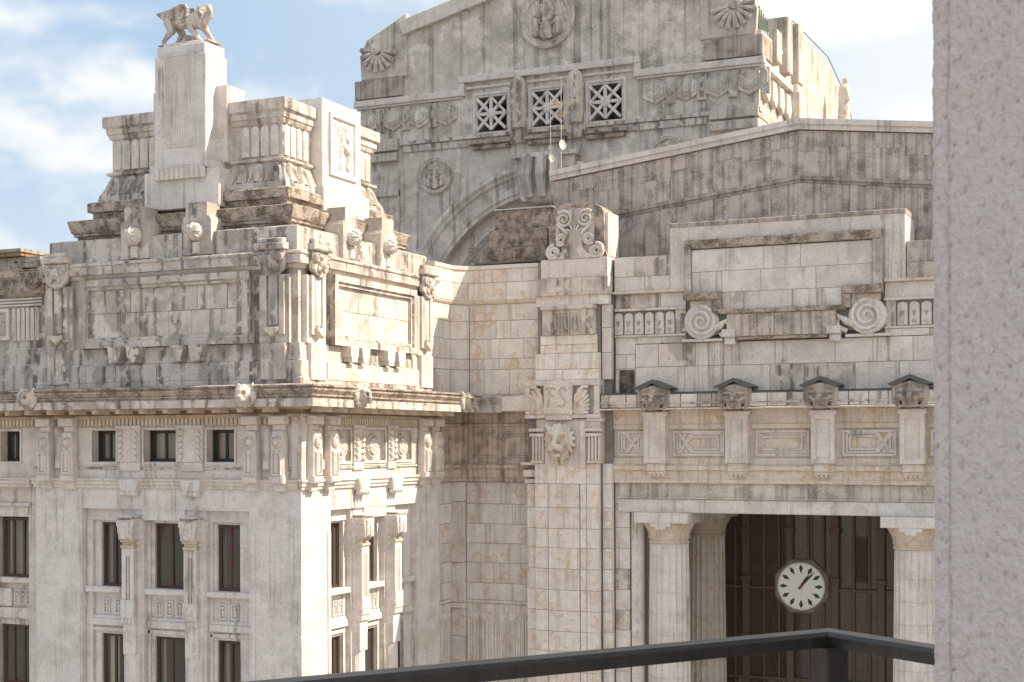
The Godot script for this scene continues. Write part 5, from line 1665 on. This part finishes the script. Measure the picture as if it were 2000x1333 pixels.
	# frieze of hexagons and tablets
	for s in [-1.0, 1.0]:
		for k in 4:
			var c: float = s * (8.35 + 2.28 * k)
			var hexa = func(r: float) -> PackedVector2Array:
				return pv([c - r, 46.95 - r * 0.45, c, 46.95 - r * 0.95, c + r, 46.95 - r * 0.45, c + r, 46.95 + r * 0.45, c, 46.95 + r * 0.95, c - r, 46.95 + r * 0.45])
			slab(hexa.call(0.95), 0.0, 0.14, 0.05)
			var hx = part("hexagon", p, M.hallstone, fr)
			slab(hexa.call(0.66), 0.05, 0.24, 0.10)
			slab(hexa.call(0.40), 0.05, 0.30, 0.03)
			part("hexagon_core", hx, M.hallstone)
			slab(pv([c + s * 1.14 - 0.34, 46.0, c + s * 1.14 + 0.34, 46.0, c + s * 1.14 + 0.34, 47.85, c + s * 1.14 - 0.34, 47.85]), 0.0, 0.24, 0.04)
			var tb = part("tablet", p, M.streak, fr)
			slab(pv([c + s * 1.14 - 0.24, 46.75, c + s * 1.14, 46.5, c + s * 1.14 + 0.24, 46.75, c + s * 1.14 + 0.24, 47.6, c + s * 1.14, 47.78, c + s * 1.14 - 0.24, 47.6]), 0.2, 0.36, 0.06)
			part("carved_drop", tb, M.streak)
	for s in [-1.0, 1.0]:
		bx(s * 6.3, 44.3, -0.1, s * 12.1, 44.82, 0.14, 0.03)
		part("band", p, M.streak, fr)
	# sunlit flank running back
	tube([Vector3(15.9, 53.7, -9.8), Vector3(15.9, 54.0, -22.5), Vector3(15.9, 52.3, -30.2), Vector3(16.1, 48.9, -33.9), Vector3(16.3, 45.0, -36.5)], 0.035, 5)
	part("lightning_cable", p, M.iron)
	var fl = Transform3D(Basis(Vector3(0, 0, -1), Vector3(0, 1, 0), Vector3(1, 0, 0)), Vector3(15.86, 0, 0))
	slab(pv([0.2, 10, 7.6, 10, 7.6, 51.9, 0.2, 50.6]), -9.6, -0.05)
	part("flank_wall", p, M.hallstone, fl)
	slab(pv([7.62, 10, 34.0, 10, 33.5, 48.6, 30.0, 52.0, 22.5, 53.6, 9.8, 53.2, 7.62, 52.4]), -12.0, -0.02)
	part("flank_wall", p, M.hallstone, fl)
	bx(0.0, 48.05, -0.4, 9.0, 48.55, 0.32, 0.05)
	bx(0.0, 50.2, -0.4, 7.6, 50.5, 0.2, 0.05)
	part("cornice", p, M.fair2, fl)
	for q in [[3.0, 4.4, 51.3], [6.2, 7.7, 53.0], [9.7, 11.2, 53.4]]:
		bx(q[0], 49.0, -3.0, q[1], q[2], 0.55, 0.04)
		part("flank_buttress", p, M.hallstone, fl)
	for i in 5:
		bx(0.2 + i * 0.55, 50.6, -0.3, 0.35 + i * 0.55, 52.2 - i * 0.12, 0.0)
	part("copper_cresting", p, M.copper, fl)
	for k in 4:
		slab(pv([0.6 + k * 2.1, 46.1, 1.5 + k * 2.1, 45.7, 2.0 + k * 2.1, 46.5, 1.6 + k * 2.1, 47.6, 0.7 + k * 2.1, 47.6]), 0.0, 0.35, 0.08)
		part("carved_tablet", p, M.ochre, fl)
	bx(8.6, 44.0, -0.3, 10.6, 48.0, 0.9, 0.1)
	bx(8.9, 48.0, -0.3, 10.2, 48.7, 0.7, 0.1)
	part("flank_pier", p, M.ochre, fl)
	bx(-15.4, 10, -20.0, 6.1, 44.4, -2.6)
	bx(-15.4, 44.4, -20.0, 6.1, 49.0, -9.0)
	bx(-15.4, 48.4, -9.0, 6.1, 49.0, -2.6)
	bx(-15.4, 44.4, -9.0, -14.8, 48.4, -2.6)
	part("loft", p, M.hallstone)

func winged_lion() -> void:
	var t = thing("winged_lion_statue", "stone winged lion striding on top of the tall pedestal, head turned outwards", "statue", Vector3(-6.92, 39.62, -1.98))
	var zn = 0.20
	var tufts = []
	for i in 20:
		var an = TAU * i / 20.0
		var c = v3(0.69 + cos(an) * 0.30, 1.22 + sin(an) * 0.33, 0.12)
		tufts.append([c, c + v3(cos(an) * 0.08, sin(an) * 0.05 - 0.10, 0.05), 0.062, 0.03])
	var zf = -0.20
	carve([[v3(-0.72, 1.02, 0), v3(-0.2, 1.0, 0), 0.27, 0.26], [v3(-0.2, 1.0, 0), v3(0.32, 1.0, 0), 0.27, 0.35], [v3(0.32, 1.0, 0), v3(0.5, 0.85, 0.02), 0.33, 0.25],
		# near hind leg, far hind leg
		[v3(-0.84, 1.0, zn), v3(-0.72, 0.66, zn), 0.22, 0.16], [v3(-0.72, 0.66, zn), v3(-1.10, 0.26, zn), 0.15, 0.08], [v3(-1.10, 0.26, zn), v3(-1.02, 0.05, zn), 0.08, 0.07], [v3(-1.02, 0.06, zn), v3(-0.84, 0.05, zn), 0.08, 0.07],
		[v3(-0.74, 0.98, zf), v3(-0.52, 0.60, zf), 0.20, 0.14], [v3(-0.52, 0.60, zf), v3(-0.74, 0.26, zf), 0.13, 0.08], [v3(-0.74, 0.26, zf), v3(-0.66, 0.06, zf), 0.08, 0.07], [v3(-0.66, 0.06, zf), v3(-0.48, 0.05, zf), 0.08, 0.07],
		# forelegs
		[v3(0.14, 0.95, zn), v3(0.18, 0.62, zn), 0.22, 0.14], [v3(0.18, 0.62, zn), v3(0.52, 0.16, zn), 0.13, 0.09], [v3(0.52, 0.14, zn), v3(0.66, 0.06, zn), 0.10, 0.08],
		[v3(0.40, 0.9, zf), v3(0.58, 0.58, zf), 0.20, 0.13], [v3(0.58, 0.58, zf), v3(0.90, 0.12, zf), 0.12, 0.09], [v3(0.90, 0.10, zf), v3(1.05, 0.06, zf), 0.10, 0.08],
		# neck, head turned towards the square, muzzle, brow, mane
		[v3(0.40, 1.1, 0.02), v3(0.62, 1.26, 0.10), 0.30, 0.27], [v3(0.66, 1.32, 0.14), v3(0.70, 1.26, 0.24), 0.23, 0.19], [v3(0.70, 1.22, 0.32), v3(0.74, 1.13, 0.44), 0.14, 0.10], [v3(0.70, 1.36, 0.30), v3(0.73, 1.22, 0.46), 0.06, 0.06],
		[v3(0.73, 1.06, 0.34), v3(0.75, 1.03, 0.38), 0.08, 0.06], [v3(0.50, 1.46, 0.14), v3(0.48, 1.54, 0.16), 0.09, 0.05], [v3(0.86, 1.48, 0.12), v3(0.90, 1.55, 0.12), 0.08, 0.05],
		[v3(0.60, 1.5, 0.05), v3(0.84, 1.48, 0.02), 0.14, 0.14], [v3(0.92, 1.38, 0.06), v3(0.92, 1.08, 0.06), 0.12, 0.13], [v3(0.48, 1.40, 0.12), v3(0.44, 1.1, 0.2), 0.12, 0.15], [v3(0.62, 0.98, 0.24), v3(0.60, 0.72, 0.20), 0.17, 0.12], [v3(0.82, 1.0, 0.12), v3(0.74, 0.72, 0.12), 0.16, 0.10],
		# tail against the leg
		[v3(-0.98, 1.0, 0.0), v3(-1.06, 0.6, 0.02), 0.06, 0.05]] + tufts,
		[[v3(0.75, 1.075, 0.50), 0.055], [v3(0.62, 1.28, 0.43), 0.05], [v3(0.80, 1.28, 0.42), 0.05]], 0.034, 0.03, 0.012)
	part("body", t, M.streak2, Transform3D.IDENTITY, true)
	for s in [1.0, -1.0]:
		slab(pv([0.10, 1.06, 0.13, 1.45, 0.0, 1.64, -0.25, 1.68, -0.84, 1.52, -1.35, 1.42, -1.33, 1.36, -1.05, 1.11, -0.55, 1.11, -0.46, 0.90, -0.2, 0.74, 0.08, 0.84]), 0.24 if s > 0 else -0.34, 0.34 if s > 0 else -0.24, 0.03)
		for i in 6: tube([Vector3(-0.1 - 0.03 * i, 1.58 - i * 0.085, s * 0.35), Vector3(-0.7, 1.50 - i * 0.07, s * 0.36), Vector3(-1.25 + 0.07 * i, 1.42 - i * 0.055, s * 0.33)], 0.035, 5, 0.03)
		tube([Vector3(0.08, 1.10, s * 0.33), Vector3(0.10, 1.45, s * 0.34), Vector3(-0.02, 1.60, s * 0.34), Vector3(-0.3, 1.64, s * 0.34)], 0.08, 6, 0.05)
		for i in 7: boss([Vector2(0.085, 0.0), Vector2(0.07, 0.05), Vector2(0.0, 0.06)], 6, -0.05 - 0.11 * (i % 4), 0.98 + 0.14 * (i / 4) - 0.02 * (i % 4), 0.33 if s > 0 else -0.36)
		part("wing", t, M.streak2)
	slab(pv([-0.55, 0.0, -0.24, 0.50, 0.16, 0.38, 0.36, 0.02]), -0.35, 0.05, 0.04)
	part("open_book", t, M.streak2)
	t.scale = Vector3(1.17, 1.05, 1.1)
	bx(-1.2, -0.002, -0.52, 1.1, 0.05, 0.46, 0.03)
	part("plinth", t, M.streak2)

func clock() -> void:
	var t = thing("hanging_clock", "octagonal white-faced clock hanging in the dark opening between the fluted columns", "clock", Vector3(16.70, 15.12, -17.5))
	var oct = PackedVector2Array()
	for i in 8: oct.append(Vector2(cos(TAU * (i + 0.5) / 8.0), sin(TAU * (i + 0.5) / 8.0)) * 1.38)
	slab(oct, -0.36, 0.10, 0.06)
	part("case", t, M.clockrim)
	boss([Vector2(1.19, 0.08), Vector2(1.19, 0.15), Vector2(1.13, 0.15), Vector2(1.12, 0.12)], 48, 0, 0)
	part("rim", t, M.clockrim)
	boss([Vector2(1.13, 0.125), Vector2(0.0, 0.126)], 48, 0, 0)
	var dial = part("dial", t, M.enamel)
	for i in 12:
		var a = TAU * i / 12.0
		var d = Vector2(sin(a), cos(a))
		var n = Vector2(d.y, -d.x)
		slab(PackedVector2Array([d * 0.62, d * 0.86 + n * 0.10, d * 1.05, d * 0.86 - n * 0.10]), 0.126, 0.134)
		part("hour_mark", dial, M.clockink)
	for i in 60:
		var a = TAU * i / 60.0
		var d = Vector2(sin(a), cos(a))
		var n = Vector2(d.y, -d.x) * 0.014
		slab(PackedVector2Array([d * 1.065 + n, d * 1.10 + n, d * 1.10 - n, d * 1.065 - n]), 0.126, 0.132)
	stuff(part("minute_marks", dial, M.clockink))
	for h in [[TAU * 1.13 / 12.0, 0.66, 0.055, 0.145], [TAU * 7.0 / 60.0, 1.0, 0.035, 0.155]]:
		var d = Vector2(sin(h[0]), cos(h[0]))
		var n = Vector2(d.y, -d.x) * h[2]
		slab(PackedVector2Array([-d * 0.16 - n, -d * 0.16 + n, d * h[1] * 0.7 + n * 1.2, d * h[1], d * h[1] * 0.7 - n * 1.2]), h[3] - 0.006, h[3])
		part("hand", dial, M.clockink)
	boss([Vector2(0.07, 0.13), Vector2(0.07, 0.165), Vector2(0.0, 0.17)], 12, 0, 0)
	part("hub", dial, M.red)
	for s in [-1.0, 1.0]:
		tube([Vector3(s * 0.5, 1.2, -0.12), Vector3(s * 0.5, 4.25, -0.12)], 0.04, 6)
		part("hanger_rod", t, M.iron)

func antenna(called_label: String, at: Vector3, h: float, arms: Array, dishes: Array) -> void:
	var t = thing("antenna_mast", called_label, "antenna", at, "roof aerials behind the gable")
	tube([Vector3.ZERO, Vector3(0, h, 0)], 0.026, 6, 0.016)
	part("mast", t, M.dish)
	for a in arms:
		var d = Vector3(cos(a[1]), 0.05, sin(a[1]))
		var n = Vector3(-sin(a[1]), 0, cos(a[1]))
		var c = Vector3(0, a[0], 0)
		tube([c - d * a[2] * 0.45, c + d * a[2] * 0.55], 0.016, 5)
		var k = int(a[2] / 0.14)
		for i in k:
			var q: Vector3 = c + d * (-a[2] * 0.45 + a[2] * i / (k - 1.0))
			tube([q - n * a[3], q + n * a[3]], 0.008, 4)
			tube([q - Vector3(0, a[3] * 0.8, 0), q + Vector3(0, a[3] * 0.8, 0)], 0.006, 4)
		part("aerial", t, M.brass)
	for a in dishes:
		var prof = []
		for i in 6: prof.append(Vector2(a[1] * i / 5.0, 0.25 * a[1] * pow(i / 5.0, 2.0)))
		var w = prof.duplicate()
		w.reverse()
		boss(w, 16, 0, 0)
		tube([Vector3(0, -a[1] * 0.9, 0.1), Vector3(0, -0.1, a[1] * 0.9)], 0.015, 4)
		bx(-0.04, -0.14, a[1] * 0.85, 0.04, -0.04, a[1])
		part("dish", t, M.dish, Transform3D(Basis(Vector3.UP, a[2]), Vector3(0.05, a[0], 0.08)))

func small_things() -> void:
	antenna("slender left aerial mast with small dish beside the gable's left end", Vector3(3.30, 34.3, -18.9), 5.6, [[5.2, 0.5, 1.2, 0.28]], [[3.0, 0.12, 0.4], [2.45, 0.2, 1.0]])
	antenna("taller right aerial mast with rake aerials and larger satellite dish", Vector3(3.90, 34.5, -18.9), 6.5, [[6.2, 0.35, 1.6, 0.10], [5.1, 0.2, 1.5, 0.3], [4.5, 0.9, 1.0, 0.3]], [[2.9, 0.27, 1.3]])
	# guard rail on the flat roof of the recess
	var g = thing("roof_guard_rail", "small steel guard rail on the flat roof beside the mossy stepped blocks", "railing", Vector3(0.3, 30.7, -16.4))
	for q in [[-0.55, 0.0], [-0.15, 0.0], [0.55, 0.0], [-0.55, -1.2], [0.55, -1.2]]:
		tube([Vector3(q[0], 0, q[1]), Vector3(q[0], 1.35, q[1])], 0.03, 6)
		part("post", g, M.steel)
	for y in [0.7, 1.33]:
		tube([Vector3(-0.55, y, 0), Vector3(0.55, y, 0)], 0.025, 6)
		part("rail_bar", g, M.steel)
		tube([Vector3(-0.55, y, 0), Vector3(-0.55, y, -1.2)], 0.025, 6)
		part("rail_bar", g, M.steel)
		tube([Vector3(0.55, y, 0), Vector3(0.55, y, -1.2)], 0.025, 6)
		part("rail_bar", g, M.steel)
	tube([Vector3(-0.5, 0.1, -0.02), Vector3(0.5, 1.3, -0.02)], 0.02, 5)
	part("brace", g, M.steel)
	# robed figure on the flank of the hall
	var s = thing("niche_statue", "small robed stone figure standing on the sunlit flank of the far hall", "statue", Vector3(8.3, 48.3, -70.0))
	carve([[v3(0, 0.1, 0), v3(0, 1.9, 0), 0.55, 0.42], [v3(0, 1.9, 0), v3(0.05, 2.7, 0), 0.42, 0.5], [v3(0.1, 3.1, 0), v3(0.12, 3.35, 0), 0.2, 0.24], [v3(0.12, 3.45, 0), v3(0.2, 3.5, 0), 0.27, 0.24], [v3(0.3, 2.6, 0.35), v3(0.45, 1.8, 0.4), 0.18, 0.14], [v3(0.45, 1.8, 0.4), v3(0.5, 2.3, 0.1), 0.14, 0.1], [v3(0.2, 2.6, -0.35), v3(0.4, 1.7, -0.4), 0.18, 0.14], [v3(0.3, 0.1, 0.2), v3(0.25, 1.6, 0.15), 0.2, 0.15]], [], 0.11, 0.1, 0.06)
	part("figure", s, M.ochre, Transform3D.IDENTITY, true)
	bx(-1.6, -1.2, -0.8, 0.7, 0.0, 0.8, 0.05)
	part("bracket", s, M.ochre)
	# roofs far behind on the left
	var b = thing("distant_rooftop", "pale rooftop storey with tan eaves and green roof beyond the left wing", "building", Vector3(-46, 0, -30))
	bx(-14, 0, -10, 5.2, 35.40, 0)
	part("wall", b, M.roofpaint)
	bx(-14, 35.45, -10, 3.85, 35.72, 0.45, 0.03)
	part("soffit", b, M.brickpaint)
	bx(-14, 35.72, -10, 3.95, 35.98, 0.55, 0.03)
	part("eaves", b, M.roofpaint)
	slab(pv([-14, 35.98, 0.6, 35.98, -1.2, 36.5, -14, 36.9]), -10.0, -1.5)
	part("roof", b, M.copper)
	for c in [3.0, 4.1]:
		bx(c - 0.12, 35.0, 0.0, c + 0.12, 35.12, 0.05)
		part("vent", b, M.iron)

func foreground() -> void:
	var k = 0.636
	var cor = Vector3(EYE.x - 0.908 * k, 21.65, EYE.z - 4.312 * k)
	var a = Vector3(0.82, 0, 0.572)
	var l = Vector3(-0.572, 0, 0.82)
	var t = thing("balcony_railing", "dark metal balcony handrail turning a corner across the foreground", "railing", Vector3(cor.x, 20.5, cor.z))
	var fr = Transform3D(Basis(a, Vector3.UP, l), Vector3.ZERO)   # local x along the right run, local z back along the left run
	var top = 1.15
	var w = 0.054
	var h = 0.027
	# handrail with softened edges, mitred at the corner
	var e = 0.007
	var prof = [Vector2(0.0, top - h), Vector2(0.0, top - e), Vector2(-e, top), Vector2(-w + e, top), Vector2(-w, top - e), Vector2(-w, top - h), Vector2(0.0, top - h)]
	mould([Vector2(0.0, 3.2), Vector2(0.0, 0.0), Vector2(1.4, 0.0)], prof.map(func(q: Vector2) -> Vector2: return Vector2(-q.x, q.y)), false, false)
	part("handrail", t, M.rail, fr)
	bx(0.006, 0.012, 0.006, 0.056, top - h, 0.056, 0.004)
	part("post", t, M.rail, fr)
	bx(-0.02, 0, -0.02, 0.09, 0.012, 0.09)
	part("base_plate", t, M.rail, fr)
	bx(0.02, 0, 2.6, 0.085, top - h, 2.66, 0.004)
	part("post", t, M.rail, fr)
	bx(-0.004, top - h - 0.006, -0.004, 0.072, top - h, 0.072)
	part("fixing_plate", t, M.rail, fr)
	# floor slab and plaster wall of the balcony
	var f = thing("balcony_floor", "pale balcony floor slab under the handrail", "floor", Vector3(cor.x, 20.5, cor.z))
	f.set_meta("kind", "structure")
	bx(-0.1, -0.25, -0.1, 3.0, 0.0, 6.0)
	part("slab", f, M.slab, fr)
	var d = Vector3(0, 0, 0)
	var ang = atan((1819.0 - 1000.0) / 2850.0)
	var yaw = atan(1277.0 / 2850.0)
	var dir = Vector3(sin(ang - yaw), 0, -cos(ang - yaw))
	var at = EYE + dir * 2.15
	var pl = thing("balcony_wall", "rough grey plaster wall edge filling the right side of the view", "wall", Vector3(at.x, 20.5, at.z))
	var f2 = Transform3D(Basis(Vector3(0.96, 0, 0.28), Vector3.UP, Vector3(-0.28, 0, 0.96)), Vector3.ZERO)
	# thrown plaster: a lumpy skin with a rounded arris and a scored line
	var lump = FastNoiseLite.new()
	lump.noise_type = FastNoiseLite.TYPE_SIMPLEX_SMOOTH
	lump.frequency = 64.0
	lump.fractal_octaves = 3
	lump.seed = 4
	var wide = FastNoiseLite.new()
	wide.frequency = 9.0
	wide.seed = 9
	var skin = func(u: float, v: float) -> float:
		var n0 = lump.get_noise_2d(u, v * 0.8)
		var dep = 0.0025 * n0 + 0.0025 * wide.get_noise_2d(u, v) - 0.0035 * sst(0.42, 0.60, -n0)
		dep -= 0.0045 * sst(0.0024, 0.0008, absf(u - 0.026 - 0.002 * wide.get_noise_1d(v * 2.0)))
		var edge = (0.010 + 0.0022 * lump.get_noise_1d(v) - u) / 0.010
		if edge > 0.0: dep -= 0.010 * edge * edge
		return dep
	relief(0.0, 0.3, 0.30, 2.75, 100, 610, 0.0, skin)
	part("plaster_face", pl, M.plaster, f2, true)
	bx(0.003, -0.002, -2.4, 1.6, 6.0, -0.012)  # unseen depth behind the edge, extended to keep the handrail in shade
	part("wall_core", pl, M.plaster, f2)
	bx(0.302, -0.002, -0.011, 1.6, 6.0, 0.0)
	part("plaster_face", pl, M.plaster, f2)

func _ready() -> void:
	rng.seed = 20
	set_view()
	make_materials()
	var g = MeshInstance3D.new()
	g.name = "ground"
	quad(Vector3(-400, 0, 300), Vector3(400, 0, 300), Vector3(400, 0, -600), Vector3(-400, 0, -600))
	g.mesh = commit()
	g.material_override = M.ground
	add_child(g)
	tag(g, "paved station square far below", "ground", "", "structure")
	make_carvings()
	pavilion()
	wing()
	recess()
	monogram_pier()
	portico()
	hall()
	winged_lion()
	clock()
	small_things()
	foreground()
